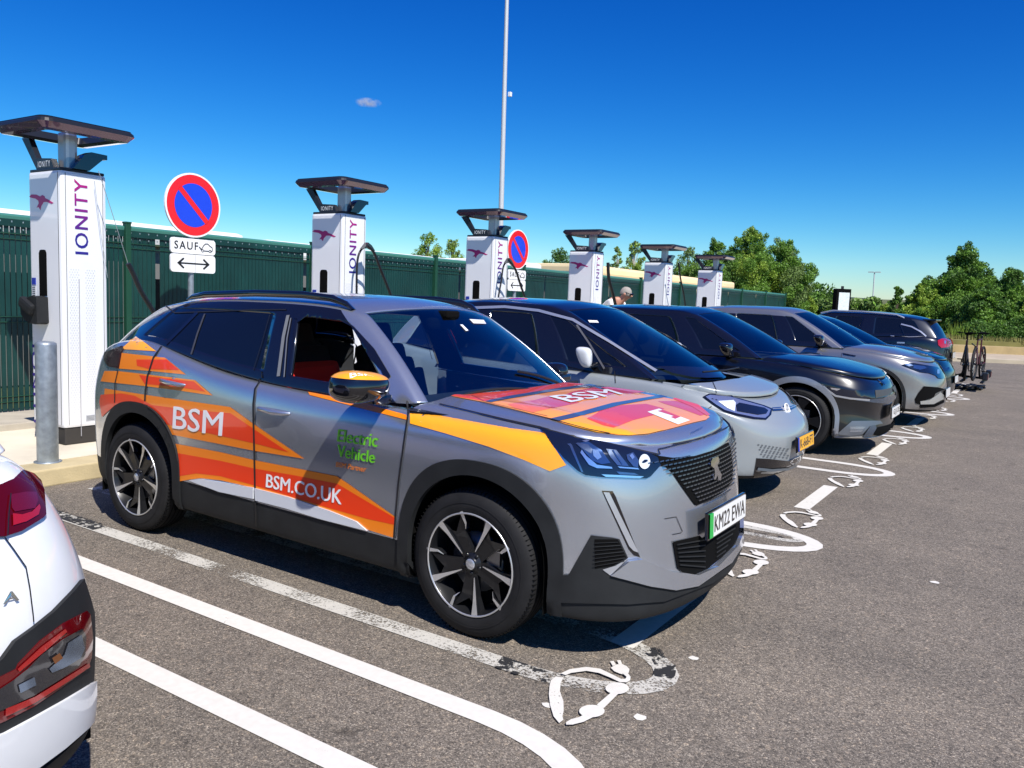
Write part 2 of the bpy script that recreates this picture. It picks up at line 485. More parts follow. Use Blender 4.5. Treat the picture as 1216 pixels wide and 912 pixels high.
def green_cage(G):
    FV=[0,.38,.72,.955,1.0]
    rows=G.get('rows',[0,.08,.5,.9,1.0]); side=G['side']; ns=len(side)
    cols=[('f',j) for j in range(5)]+[('s',i) for i in range(ns)]+[('r',j) for j in (4,3,2,1,0)]
    full=[(c,-1) for c in cols]+[(c,1) for c in cols[::-1][1:-1]]
    crown=G['crown']
    def fx(v,s):
        xb=G['wsb']-G['cwb']*v*v; xt=G['wst']-G['cwt']*v*v
        return xb+(xt-xb)*s
    def rx(v,s):
        xb=G['rwb']+G['crb']*v*v; xt=G['rwt']+G['crt']*v*v
        return xb+(xt-xb)*s
    V=[]
    for k,s in enumerate(rows):
        for (kd,j),sd in full:
            if kd in 'fr':
                v=FV[j]; fn=fx if kd=='f' else rx
                xb,xt=fn(v,0),fn(v,1); x=fn(v,s)
                yb=tab(G['yb'],xb); yt=tab(G['yt'],xt); y=v*(yb+(yt-yb)*s)
                zb=tab(G['zb'],xb); zt=tab(G['zt'],xt)+crown*(1-v*v)
                z=zb+(zt-zb)*s+ G.get('bow',.02)*math.sin(PI*s)
                x+= (1 if kd=='f' else -1)*G.get('bow',.02)*math.sin(PI*s)
            else:
                xs=side[j]; x=xs[k] if len(xs)==len(rows) else xs[0]+(xs[1]-xs[0])*s
                x0=xs[0]; xt=xs[-1]
                yb=tab(G['yb'],x0); yt=tab(G['yt'],xt); y=yb+(yt-yb)*s**1.25
                zb=tab(G['zb'],x0); zt=tab(G['zt'],xt); z=zb+(zt-zb)*s
                if 'zf' in G and 0<k<len(rows)-1: z=G['zf'](k,x,z)
            V.append(Vector((x,sd*y,z)))
    n=len(full); F=[]; keys=[]
    for k in range(len(rows)-1):
        for c in range(n):
            c2=(c+1)%n; F.append((k*n+c,(k+1)*n+c,(k+1)*n+c2,k*n+c2))
            # band identity: for right half, band from col c to c+1
            if c < len(cols)-1: a=cols[c]; b=cols[c+1]; sd=-1
            else:
                a=full[c2][0]; b=full[c][0]; sd=1
            if a[0]=='f' and b[0]=='f': key=('front',a[1])
            elif a[0]=='f': key=('apillar',0)
            elif a[0]=='s' and b[0]=='s': key=('side',a[1])
            elif a[0]=='s': key=('dpillar',0)
            else: key=('rear',min(a[1],b[1]))
            keys.append(G['mat'](k,key[0],key[1],sd))
    # roof
    top=(len(rows)-1)*n
    idx={}
    for c,(cc,sd) in enumerate(full): idx[(cc,sd)]=top+c
    vs=[-1,-.955,-.72,-.38,0,.38,.72,.955,1]
    def fi(kd,v):
        j=FV.index(abs(v)); sd=-1 if v<=0 else 1
        if j==0: sd=-1
        return idx[((kd,j),sd)]
    L=ns+2; grid=[]
    for i in range(L):
        row=[]
        for v in vs:
            if i==0: row.append(fi('f',v))
            elif i==L-1: row.append(fi('r',v))
            elif abs(v)==1: row.append(idx[(('s',i-1),-1 if v<0 else 1)])
            else:
                S0=fx(1,1); Sn=rx(1,1); t=i/(L-1)
                x=side[i-1][-1]+(fx(v,1)-S0)*(1-t)**2+(rx(v,1)-Sn)*t**2
                y=v*tab(G['yt'],x)*(1.0 if abs(v)<.9 else .985); z=tab(G['zt'],x)+crown*(1-v*v)+G.get('edge',.012)
                row.append(len(V)); V.append(Vector((x,y,z)))
        grid.append(row)
    for i in range(L-1):
        for j in range(8):
            F.append((grid[i][j],grid[i][j+1],grid[i+1][j+1],grid[i+1][j])); keys.append(G['mat'](0,'roof',j if j<4 else 7-j,-1 if j<4 else 1) if True else 0)
    return V,F,keys
def cut_arch(V,F,M,wheels,rx,rz,zc,sides=(-1,1),n=40):
    bm=bmesh.new(); vs=[bm.verts.new(v) for v in V]
    for f,mi in zip(F,M):
        try: q=bm.faces.new([vs[i] for i in f]); q.material_index=mi; q.smooth=True
        except ValueError: pass
    for (wx,cz) in wheels:
        for sd in sides:
            inside=[f for f in bm.faces if f.calc_center_median().y*sd>.5 and abs(f.calc_center_median().x-wx)<rx+.15 and f.calc_center_median().z<cz+rz+.15]
            pts=[]
            for k in range(n+1):
                t=PI*k/n; pts.append((wx+rx*math.cos(t), cz+rz*math.sin(t)**.9 if math.sin(t)>0 else cz))
            pts=[(wx+rx,-.2)]+pts+[(wx-rx,-.2)]
            for a,b in zip(pts,pts[1:]):
                no=Vector((b[1]-a[1],0,-(b[0]-a[0])))
                if no.length<1e-9: continue
                no.normalize()
                geom=set(inside)
                for f in inside: geom.update(f.edges); geom.update(f.verts)
                res=bmesh.ops.bisect_plane(bm,geom=list(geom),plane_co=(a[0],0,a[1]),plane_no=no)
                fs=[g for g in res['geom'] if isinstance(g,bmesh.types.BMFace)]
                co=Vector((a[0],0,a[1]))
                inside=[f for f in fs if f.is_valid and (f.calc_center_median()-co).dot(no)<0]
                if not inside: break
            bmesh.ops.delete(bm,geom=inside,context='FACES')
    bm.verts.index_update()
    V2=[v.co.copy() for v in bm.verts]; F2=[[v.index for v in f.verts] for f in bm.faces]; M2=[f.material_index for f in bm.faces]; bm.free()
    return V2,F2,M2
def wheel(root, T, cx, sd, y_out, R, rim, width, style, hubz=None, n=56):
    """tyre (part) > rim, brake_disc (sub-parts); axle along y, outer face at sd*y_out"""
    hz=hubz or R
    W=T @ Matrix.Translation((cx, sd*y_out, hz)) @ (Matrix() if sd<0 else Matrix.Diagonal((1,-1,1,1)))
    # local: outer face at y=0, inwards +y
    b=MB(); w=width
    prof=[(rim*1.0,.012),(rim+.012,.004),(rim+.035,.0),(R-.045,.004),(R-.018,.014),(R-.004,.03),(R,.05),(R,w/2),(R,w-.05),(R-.004,w-.03),(R-.018,w-.014),(R-.06,w),(rim,w-.01)]
    b.lathe(prof,RUBBER,n,W,True,'y')
    # shallow grooves
    for g in (.06,.09,w/2+.01,w-.07):
        b.lathe([(R+.0012,g),(R+.0012,g+.006)],DARKP,n,W,True,'y')
    for k in range(96):   # shoulder sipes
        a=2*PI*k/96
        RT=Matrix.Rotation(a,4,'Y'); b.box((R-.0105,.034,0),(.018,.03,.0022),DARKP,T=W@RT)
    # side wall lettering ribs
    b.lathe([(rim+.045,-.001),(rim+.049,-.0015),(rim+.052,-.0005)],RUBBER,n,W,True,'y')
    ty=b.build('wheel',root)
    r=MB()
    r.lathe([(rim+.002,.010),(rim+.002,.003),(rim-.003,.002),(rim-.006,.006)],style.get('lip',ALU),n,W,True,'y')
    r.lathe([(rim-.006,.006),(rim-.018,.03),(rim-.03,.12),(rim-.03,w-.02)],ALUD,n,W,True,'y')
    N=style['n']; blade=style.get('face',ALU); back=style.get('back',ALUD)
    if style['kind']=='twin':
        for k in range(N):
            A=Matrix.Rotation(2*PI*k/N+style.get('ph',0),4,'Y')
            # dark base spoke, a broad Y that dishes inwards
            r.add([(.03,.035,-.03),(.03,.035,.03),(rim*.62,.03,.045),(rim*.62,.03,-.045),(rim-.012,.016,.085),(rim-.012,.016,-.085),(rim*.68,.028,0),
                   (.03,.06,-.03),(.03,.06,.03),(rim*.62,.055,.045),(rim*.62,.055,-.045),(rim-.012,.05,.085),(rim-.012,.05,-.085)],
                  [(0,1,2,3),(2,4,6),(3,6,5),(2,6,3),(1,8,9,2),(2,9,11,4),(0,3,10,7),(3,5,12,10)],back,False,W@A)
            for q,(r0,a0,r1,a1,w0,w1) in enumerate(((.06,.022,rim-.010,.050,.004,.034),(.15,-.055,rim-.010,-.090,.003,.020))):
                P=[(r0,.026,a0-w0/2),(r0,.026,a0+w0/2),(r1*.75,.016,a0+(a1-a0)*.62+w1*.28),(r1,.006,a1+w1/2),(r1,.006,a1-w1/2),(r1*.75,.016,a0+(a1-a0)*.62-w1*.28)]
                Q=[(p[0],p[1]+.03,p[2]) for p in P]
                r.add(P,[(0,1,2,5),(5,2,3,4)],blade,False,W@A)
                r.add(P+Q,[(0,6,7,1),(1,7,8,2),(2,8,9,3),(4,10,11,5),(5,11,6,0)],back,False,W@A)
    elif style['kind']=='multi':
        for k in range(N):
            A=Matrix.Rotation(2*PI*k/N,4,'Y'); w0,w1=style.get('w',(.02,.04))
            P=[(.04,.03,-w0),(.04,.03,w0),(rim*.6,.02,w0*.9),(rim-.01,.008,w1),(rim-.01,.008,-w1*style.get('skew',1)),(rim*.6,.02,-w0*.9)]
            Q=[(p[0],p[1]+.035,p[2]) for p in P]
            r.add(P+Q,[(0,1,2,5),(5,2,3,4),(0,6,7,1),(1,7,8,2),(2,8,9,3),(4,10,11,5),(5,11,6,0)],blade,False,W@A)
    r.lathe([(0.0001,.018),(.026,.018),(.031,.022),(.034,.03),(.05,.034),(.058,.05)],back,24,W,True,'y')
    r.lathe([(0.0001,.0165),(.024,.0168),(.026,.019)],SILVT if style.get('cap') else ALUD,20,W,True,'y')
    for k in range(5):
        A=Matrix.Rotation(2*PI*k/5+.3,4,'Y'); r.lathe([(0.0001,.026),(.008,.026),(.009,.036)],ALUD,8,W@A@Matrix.Translation((.045,0,0)),True,'y')
    rm=r.build('rim',ty)
    d=MB(); d.lathe([(.03,.075),(.14,.075),(.14,.095),(.03,.095)],DISC,32,W,True,'y')
    d.box((.10,.085,.06),(.07,.06,.11),DISC,T=W)
    d.lathe([(0.0001,.11),(rim-.03,.11)],DARKP,24,W,False,'y')
    d.build('brake_disc',ty)
    return ty
def seat_geo(b, T, x, y, m, h=1.0, hr=True):
    """bucket seat facing +x: cushion, bolsters, reclined back, headrest; m may be (lower, upper) covers"""
    lo,up = m if isinstance(m,tuple) else (m,m)
    b.box((x+.12,y,.53),(.50,.46,.14),lo,T=T,bev=.04)
    R=Matrix.Rotation(-.30,4,'Y')
    b.box((x-.18,y,.83),(.16,.47,.50),lo,T=T,rot=R,bev=.045); b.box((x-.27,y,1.08),(.11,.42,.18),up,T=T,rot=R,bev=.045)
    for s in (-1,1):
        b.box((x-.13,y+s*.22,.80),(.17,.07,.40),lo,T=T,rot=R,bev=.025)
        b.box((x+.12,y+s*.21,.57),(.42,.06,.13),lo,T=T,bev=.02)
    if hr:
        b.box((x-.33,y,1.225),(.10,.25,.16),up,T=T,rot=R,bev=.035)
        for s in (-1,1): b.tube([(x-.275,y+s*.06,1.10),(x-.31,y+s*.06,1.2)],.007,CHROME,6,T=T)
def build_car(S, T, root):
    """bodywork, glass, wheels and cabin of one car from its own measurements; T places it"""
    O={}
    V,F,keys=lower_cage(S)
    parts=S['parts']
    rec=emit('lower',V,F,keys,True,parts,root,T)
    for (nm,i),r in rec.items():
        V2,F2,M2=r['V'],r['F'],r['M']
        V2,F2,M2=cut_arch(V2,F2,M2,[(x,S['archz']) for x in S['archx']],S['archr'][0],S['archr'][1],S['archz'])
        if 'doorway' in S:
            a_,b_,z_=S['doorway']; kp=[i for i,f in enumerate(F2) if not (lambda c:c.y>.5 and a_<c.x<b_ and c.z>z_)(sum((V2[j] for j in f),Vector())/len(f))]; F2=[F2[i] for i in kp]; M2=[M2[i] for i in kp]
        me=mesh(nm,[T@v for v in V2],F2,True,M2); 
        O.setdefault(nm,[]).append(link(nm,me,r['mats'],root))
    if 'bonnet' in S:
        V,F=bonnet_mesh(S['bonnet']); me=mesh('bonnet',[T@v for v in V],F,True)
        O['bonnet']=[link('bonnet',me,[S['bonnet']['mat']],root)]
    V,F,keys=green_cage(S['green'])
    rec=emit('green',V,F,keys,True,parts,root,T)
    for (nm,i),r in rec.items():
        me=mesh(nm,[T@v for v in r['V']],r['F'],True,r['M'])
        o=link(nm,me,r['mats'],root); O.setdefault(nm,[]).append(o)
        if nm in ('roof',):
            md=o.modifiers.new('thick','SOLIDIFY'); md.thickness=.018; md.offset=-1
    # under floor and arch liners (one dark part)
    b=MB(); x0,x1=S['rows'][0]['xr']+.15,S['rows'][0]['xf']-.12
    b.box(((x0+x1)/2,0,.26),(x1-x0,1.30,.07),DARKP,T=T)
    R=S['R']
    for wx in S['axles']:
        for sd in (-1,1):
            prof=[]; n=18
            rr=S['archr'][0]+.015
            ring=[(wx+rr*math.cos(PI*k/n),S['archz']+(S['archr'][1]+.015)*math.sin(PI*k/n)) for k in range(n+1)]
            ring=[(ring[0][0],.2)]+ring+[(ring[-1][0],.2)]
            ya,yb=sd*.52,sd*(S['hw']-.03)
            VV=[(p[0],ya,p[1]) for p in ring]+[(p[0],yb,p[1]) for p in ring]; m=len(ring)
            b.add(VV,[(i,i+1,i+1+m,i+m) for i in range(m-1)]+[list(range(m))],DARKP,False,T)
    b.build('underbody',root,fix=False)
    for wx in S['axles']:
        for sd in (-1,1):
            wheel(root,T,wx,sd,S['wy'],S['R'],S['rim'],S.get('tw',.215),S['wheelstyle'])
    # cabin
    c=S.get('cabin')
    if c:
        b=MB()
        b.box((c['x1']-.0,0,c['dz']-.16),(.45,1.38,.26),c['mat'],T=T,bev=.06)
        b.box((c['x1']+.25,0,c['dz']-.08),(.35,1.30,.10),c['mat'],T=T,bev=.03)
        b.box((-.35,0,.40),(2.6,1.40,.05),c['mat'],T=T)
        b.build('dashboard',root)
        sx=c['sx']
        for i,(x,y) in enumerate(((sx,-.36),(sx,.36),(sx-.86,-.36),(sx-.86,.36))):
            b=MB(); seat_geo(b,T@Matrix.Translation((0,0,(-.16 if i>1 else .05) if c.get('low_rear') else 0)),x,y,c['seat'][i] if isinstance(c['seat'],(list,tuple)) else c['seat']); b.build('seat',root)
        b=MB(); WT=T@Matrix.Translation((c['x1']-.34,c['wheel_y'],c['dz']-.07))@Matrix.Rotation(-1.15,4,'Y')
        ring=[(.175*math.cos(2*PI*k/24),.175*math.sin(2*PI*k/24),0) for k in range(25)]
        b.tube(ring,.016,BLACKG,8,cap=False,T=WT); b.box((0,0,.0),(.30,.05,.03),DARKP,T=WT,bev=.01); b.box((0,0,0),(.12,.12,.05),DARKP,T=WT,bev=.02)
        b.build('steering_wheel',root)
    return O
# ------------------------------------------------------------------ the main car
SILVER = paint('metallic_blue_grey_paint', (.53,.56,.62), metal=.82, rough=.24)
ORANGE = mat('orange_vinyl', (.86,.22,.008), .3, coat=.8)
AMBER = mat('amber_vinyl', (.92,.36,.012), .3, coat=.8)
REDO = mat('red_orange_vinyl', (.80,.045,.006), .3, coat=.8)
GREENV = mat('lime_green_vinyl', (.16,.62,.02), .35, coat=.4)
SEATBK = mat('black_seat_fabric', (.012,.012,.014), .85)
SEATRED = mat('red_seat_cover', (.60,.02,.008), .7)
CABIN = mat('charcoal_dashboard', (.018,.02,.024), .7)
WSCREEN = clear_glass('windscreen_glass', (.62,.80,.86), ior=2.35)
SIDEG = clear_glass('side_window_glass', (.72,.76,.78), ior=1.4)
def main_spec():
    S={}
    belt=[(-2.1,1.09),(-1.9,1.12),(-1.6,1.20),(-1.35,1.225),(-1.02,1.17),(-.39,1.065),(.37,1.025),(.75,1.015),(1.0,1.005),(1.4,.995),(1.7,.985),(1.9,.962),(2.09,.925)]
    dn=lambda t,d:[(a,b-d) for a,b in t]
    wt=lambda a,r=0:[(-2.1,a-.06-r),(-1.8,a-.03-r*.6),(-1.3,a),(0,a),(1.3,a),(1.7,a-.02)]
    S['rows']=[
     dict(z=.205,w=.76,xf=1.98,xr=-1.90),
     dict(z=[(-2.1,.27),(-1.7,.24),(1.6,.195),(2.1,.18)],w=.858,xf=2.14,cf=.9,xr=-2.02),
     dict(z=[(-2.1,.31),(-1.7,.27),(1.6,.235),(2.1,.215)],w=wt(.880),xf=2.185,cf=.9,xr=-2.08),
     dict(z=[(-2.1,.42),(-.7,.415),(-.1,.39),(1.2,.38),(2.1,.31)],w=wt(.884),xf=2.185,xr=-2.10),
     dict(z=[(-2.1,.54),(1,.52),(2.1,.43)],w=[(-2.1,.82),(-1.3,.884),(-.75,.874),(0,.868),(.8,.874),(1.3,.884),(1.7,.868)],xf=2.170,xr=-2.12),
     dict(z=[(-2.1,.70),(1,.68),(2.1,.57)],w=wt(.880),xf=2.160,xr=-2.13),
     dict(z=[(-2.1,.83),(1,.80),(2.1,.70)],w=wt(.885),xf=2.145,xr=-2.12),
     dict(z=[(-2.1,.93),(1,.90),(2.1,.82)],w=wt(.882,.01),xf=2.120,xr=-2.10),
     dict(z=dn(belt,.05),w=[(-2.1,.79),(-1.5,.845),(-.8,.868),(1.3,.862),(1.7,.85)],xf=2.105,xr=-2.07),
     dict(z=dn(belt,.006),w=[(-2.1,.75),(-1.5,.80),(-.8,.838),(.5,.838),(1.3,.828),(1.7,.82)],xf=2.085,xr=-2.03),
     dict(z=dn(belt,.012),w=[(-2.1,.66),(-1.5,.70),(.5,.745),(1.7,.72)],xf=1.98,xr=-1.95),
    ]
    def lm(k,kd,j,x):
        if k<=1: return 'plastic'
        if k==2: return 'plastic'
        return 'paint'
    S['lowermat']=lm
    S['archx']=(1.335,-1.245); S['archz']=.38; S['archr']=(.372,.385); S['axles']=(1.3025,-1.3025)
    S['hw']=.88; S['R']=.345; S['rim']=.238; S['wy']=.872; S['tw']=.215
    S['wheelstyle']=dict(kind='twin',n=5,cap=True,ph=.35)
    S['bonnet']=dict(xn=2.055,cf=1.0,cp=4,xc=[(0,1.00),(.6,.96),(.9,.90),(1,.86)],w=[(.8,.79),(1.3,.80),(1.7,.785),(2.0,.77)],
        z=[(.8,1.012),(1.1,1.008),(1.5,1.0),(1.8,.978),(1.95,.955),(2.07,.928)],crown=.055,crease=(.70,.010,.07),lip=.012,mat=SILVER)
    G={}
    G.update(wsb=1.09,cwb=.22,wst=.43,cwt=.10,rwb=-2.03,crb=.16,rwt=-1.80,crt=.30,crown=.06,bow=.018,
      yb=[(-2.0,.62),(-1.6,.725),(-1.0,.79),(-.3,.80),(.4,.79),(.85,.755),(1.09,.74)],
      yt=[(-1.8,.46),(-1.5,.53),(-1.1,.585),(-.5,.615),(.1,.61),(.4,.585)],
      zb=[(-2.0,1.10),(-1.7,1.175),(-1.35,1.222),(-1.02,1.168),(-.39,1.062),(.37,1.02),(.75,1.015),(.9,1.035),(1.09,1.02)],
      zt=[(-1.8,1.385),(-1.45,1.42),(-1.0,1.462),(-.5,1.483),(0,1.478),(.2,1.462),(.43,1.425)],
      side=[(.80,.735,.505,.27,.19),(.45,.42,.33,.12,.07),(-.02,-.03,-.06,-.10,-.11),(-.16,-.17,-.20,-.24,-.25),(-.60,-.60,-.62,-.66,-.67),(-1.05,-1.04,-1.0,-.98,-.97),(-1.42,-1.38,-1.30,-1.22,-1.20)])
    def gm(k,zone,i,sd):
        if zone=='roof': return ('roof',0)
        if zone=='front': return ('windscreen',0) if i<3 else ('apil',0)
        if zone=='apillar': return ('apil',0)
        if zone=='rear': return ('rearglass',0) if i<3 else ('blackpil',0)
        if zone=='dpillar': return ('blackpil',0)
        if sd>0 and i in (3,4) and k<3: return ('open',9)
        if k==0: return ('blackpil',0)
        if k==3: return ('blackpil',0)
        if i in (0,1): return ('open',9) if sd<0 else ('sidewin',11)
        if i==2: return ('blackpil',0)
        if i in(3,4): return ('tint',20+sd)
        return ('tint',30+sd)
    G['mat']=gm; S['green']=G
    S['parts']={('plastic',0):('body',PLAST),('paint',0):('body',SILVER),('paintlow',0):('body',SILVER),
      ('roof',0):('roof',SILVER),('apil',0):('roof',SILVER),('blackpil',0):('roof',BLACKG),('windscreen',0):('windscreen',WSCREEN,-.003),
      ('rearglass',0):('rear_window',DGLASS,-.003),('open',9):(None,None),('open',11):(None,None),('sidewin',11):('side_window',SIDEG,-.004),
      ('tint',19):('side_window',DGLASS,-.003),('tint',21):('side_window',SIDEG,-.003),('tint',29):('quarter_window',DGLASS,-.003),('tint',31):('quarter_window',SIDEG,-.003)}
    S['doorway']=(-1.12,-.20,.50)
    S['cabin']=dict(low_rear=True,x1=.70,dz=1.03,mat=CABIN,sx=-.10,seat=[(SEATRED,SEATBK),SEATBK,SEATBK,SEATBK],wheel_y=-.36)
    return S
def build_main():
    T=Matrix(); root=empty('parked_car','grey hatchback SUV with orange and red driving school livery, at the front of the row','car','cars parked in the charging bays',T)
    S=main_spec(); O=build_car(S,T,root)
    body=bvh_of(O['body']+O['bonnet']+O['roof']); full=bvh_of([o for v in O.values() for o in v])
    return root,S,O,body,full
def crop(x0,y0,k): return lambda pts: [(x0+a/k, y0+b/k) for a,b in pts]
C1=crop(100,330,2.465); CA=crop(100,330,6.08); C6=crop(280,450,4.56); CB=crop(560,420,4.677); CC=crop(640,380,4.677); CF8=crop(640,480,3.8); CH=crop(640,500,7.6)
def px_line(bag,bvh,pts,w,m,off=.0012,mirror=None,taper=False):
    """thin strip along a polyline given in the photograph, w in its pixels"""
    H=[cam_hit(bvh,p) for p in resample([Vector(p) for p in pts],4,closed=False)]; H=[h for h in H if h]
    if len(H)<2: print('LINE MISS',m.name,pts[0]); return
    med=sorted(h[2] for h in H)[len(H)//2]; H=[h for h in H if abs(h[2]-med)<1.2]
    Q=[H[0]]
    for h in H[1:]:
        L_=(h[0]-Q[-1][0]).length; k=int(L_/.03)
        for i in range(1,k+1):
            c=Q[-1][0].lerp(h[0],1/(k+2-i)); n=h[1]; g=bvh.ray_cast(c+n*.1,-n,.3)
            if g[0] is not None: Q.append((g[0],g[1] if g[1].dot(n)>0 else -g[1],h[2]))
        if L_>.002: Q.append(h)
    A=[];B=[]
    for i,h in enumerate(Q):
        t=(Q[min(i+1,len(Q)-1)][0]-Q[max(i-1,0)][0]).normalized(); s_=t.cross(h[1]).normalized()
        v=(CAMP-h[0]).normalized(); fo=max(.35,abs((s_-v*s_.dot(v)).length)); ww=w*h[2]/FPX/2/fo
        A.append(h[0]+h[1]*off+s_*ww); B.append(h[0]+h[1]*off-s_*ww)
    V=A+B; n=len(A); F2=[]
    for i in range(n-1):
        f=(i,i+1,n+i+1,n+i); nn=(V[f[1]]-V[f[0]]).cross(V[f[3]]-V[f[0]]); F2.append(f if nn.dot(Q[i][1])>0 else f[::-1])
    bag.add(V,F2,m,True)
    if mirror is not None: bag.add([Vector((v.x,2*mirror-v.y,v.z)) for v in V],[f[::-1] for f in F2],m,True)
def arch_ring(cx,cz,rx,rz,ox,oz,z0,n=36,e=.86):
    f=lambda t,a,b:(cx+a*math.copysign(abs(math.cos(t))**e,math.cos(t)), cz+b*abs(math.sin(t))**e)
    o=[f(PI*k/n,ox,oz) for k in range(n+1)]; i=[(cx+rx*math.cos(PI*k/n),cz+rz*(max(0,math.sin(PI*k/n))**.9)) for k in range(n+1)]
    return [(o[0][0],z0)]+o+[(o[-1][0],z0),(i[-1][0],z0)]+i[::-1]+[(i[0][0],z0)]
def detail_main(root,S,O,body,full):
    T=Matrix(); shell=bvh_of(O['body'])
    # wheel arch cladding
    b=MB()
    for cx in S['archx']: dir_patch(b,body,arch_ring(cx,.38,.366,.379,.438,.452,.215),PLAST,-1,T,off=.012,step=.03,thick=.03,both=True)
    b.build('wheel_arch_trim',root)
    # livery
    b=MB(); s=3.6; body_cur=[body]
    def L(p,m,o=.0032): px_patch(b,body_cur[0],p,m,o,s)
    L(CA([(375,424),(520,530),(288,516),(285,500)]),AMBER)
    L(CA([(275,542),(585,577),(735,698),(480,672),(255,655)]),ORANGE); L(CA([(380,590),(600,590),(690,665),(480,660),(385,635)]),REDO,.0040)
    L(CA([(150,672),(255,674),(480,700),(600,715),(800,738),(928,849),(700,815),(450,782),(122,747)]),ORANGE)
    L(CA([(400,700),(480,712),(795,748),(880,822),(700,790),(440,765)]),REDO,.0040)
    L(C1([(50,322),(185,343),(428,378),(500,430),(645,529),(500,506),(240,455),(228,425),(205,388),(186,372),(150,362),(120,362),(92,372),(66,395),(47,414),(44,370)]),ORANGE)
    L(C1([(50,342),(110,338),(150,345),(200,372),(300,385),(430,396),(600,510),(500,484),(300,440),(228,425),(205,388),(186,372),(150,362),(120,362),(92,372),(66,395),(47,414),(44,370)]),REDO,.0040)
    L(C1([(246,481),(400,510),(497,533)]+[(p[0],p[1]) for p in [(740,580),(770,600),(912,700),(905,760),(835,738),(700,690),(505,616),(400,592),(340,586),(310,590),(270,597)]]),ORANGE)
    L(C1([(250,508),(400,535),(497,557),(620,578),(742,602),(912,703),(908,722),(830,705),(700,668),(500,607),(400,580),(330,572),(280,580),(262,560)]),REDO,.0040)
    L([(365.5,465.8),(420,476.3),(483,493),(483,498.6),(412,480.5),(368,469.5)],ORANGE)
    body_cur[0]=shell
    L([(487,490.3),(520,492),(556.5,490.5),(590,496),(643.3,508.8),(652,522),(672.3,552.3),(653,559.5),(622,546),(580.6,530.5),(530,515),(487.3,503)],AMBER)
    L([(483.2,464),(500,465.5),(518.2,468),(522,479.7),(503,477),(484.1,473.6)],AMBER)
    body_cur[0]=body
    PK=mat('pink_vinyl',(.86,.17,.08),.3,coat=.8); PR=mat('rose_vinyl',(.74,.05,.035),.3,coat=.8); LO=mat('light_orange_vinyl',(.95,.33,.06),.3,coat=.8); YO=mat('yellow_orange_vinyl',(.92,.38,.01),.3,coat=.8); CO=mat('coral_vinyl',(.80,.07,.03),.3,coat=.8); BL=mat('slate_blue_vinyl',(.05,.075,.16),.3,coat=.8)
    L([(526,468.8),(560,468.2),(600,465),(640,459.5),(666,455.5),(687,450.5),(722,454.3),(758,460.5),(788,467),(807,473.5),(825,482),(836,489.5),(842.5,495.5),(838,499),(822,502.5),(800,508.5),(788,511.5),(770,515.5),(750,517.3),(735,517),(712,514),(690,509),(671,504),(653,497.5),(620,489),(575,478),(550,473.5)],LO)
    q=.0040
    L([(527,468.9),(560,468.4),(600,465.2),(640,459.7),(666,455.7),(687,450.8),(715,453.2),(690,457.5),(640,466),(600,472.5),(575,477),(550,473)],CO,q)
    L(CB([(200,285),(330,262),(390,262),(450,305),(340,330),(240,305)]),PK,q)
    L(CB([(325,268),(430,240),(480,238),(600,275),(450,307),(390,300)]),PR,q)
    L(CB([(560,215),(680,190),(800,225),(680,255),(560,262),(500,240)]),PR,q)
    L(CB([(715,190),(860,180),(1005,208),(880,228),(790,215)]),PR,q)
    L(CB([(640,365),(710,325),(780,318),(900,372),(790,415),(730,402)]),CO,q)
    L(CB([(700,325),(830,290),(970,282),(1070,308),(1010,345),(900,372),(790,330)]),PR,q)
    L(CB([(490,375),(600,385),(760,420),(870,425),(1000,420),(1064,428),(980,448),(870,456),(700,440),(560,405)]),YO,q)
    L(CC([(660,455),(760,452),(860,482),(935,525),(895,535),(800,500),(700,470)]),PR,q)
    L(CC([(740,440),(790,430),(890,478),(950,530),(930,535),(850,485)]),CO,.0052)
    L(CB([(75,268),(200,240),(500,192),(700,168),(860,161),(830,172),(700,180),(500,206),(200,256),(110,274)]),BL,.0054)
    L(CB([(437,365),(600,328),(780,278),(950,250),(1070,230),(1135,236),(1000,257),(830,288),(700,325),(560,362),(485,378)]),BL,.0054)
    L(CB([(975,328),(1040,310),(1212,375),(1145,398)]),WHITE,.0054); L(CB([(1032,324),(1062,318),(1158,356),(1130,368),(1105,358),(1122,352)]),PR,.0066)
    b.build('vinyl_livery',root)
    b=MB()
    px_text(b,body,'BSM',C1([(262,440),(405,463),(410,393),(265,375)]),WHITE,.0062,bold=.012)
    px_text(b,body,'BSM.CO.UK',C1([(535,612),(755,663),(757,620),(537,573)]),WHITE,.0062,bold=.022)
    px_text(b,body,'Electric',C1([(742,478),(858,495),(862,457),(746,443)]),GREENV,.0040,bold=.018)
    px_text(b,body,'Vehicle',C1([(742,522),(851,542),(853,508),(744,488)]),GREENV,.0040,bold=.018)
    px_text(b,body,'BSM Partner',C1([(738,552),(825,568),(827,552),(740,538)]),ORANGE,.0040,bold=.005)
    px_text(b,body,'BSM',CB([(555,277),(840,230),(750,203),(430,243)]),WHITE,.0070,bold=.02)
    px_text(b,body,'PEUGEOT',[(820,516.8),(834.2,509.5),(833.6,507.6),(819.4,514.8)],CHROME,.006,bold=.02,spacing=1.3)
    b.build('lettering',root)
    # shut lines
    b=MB()
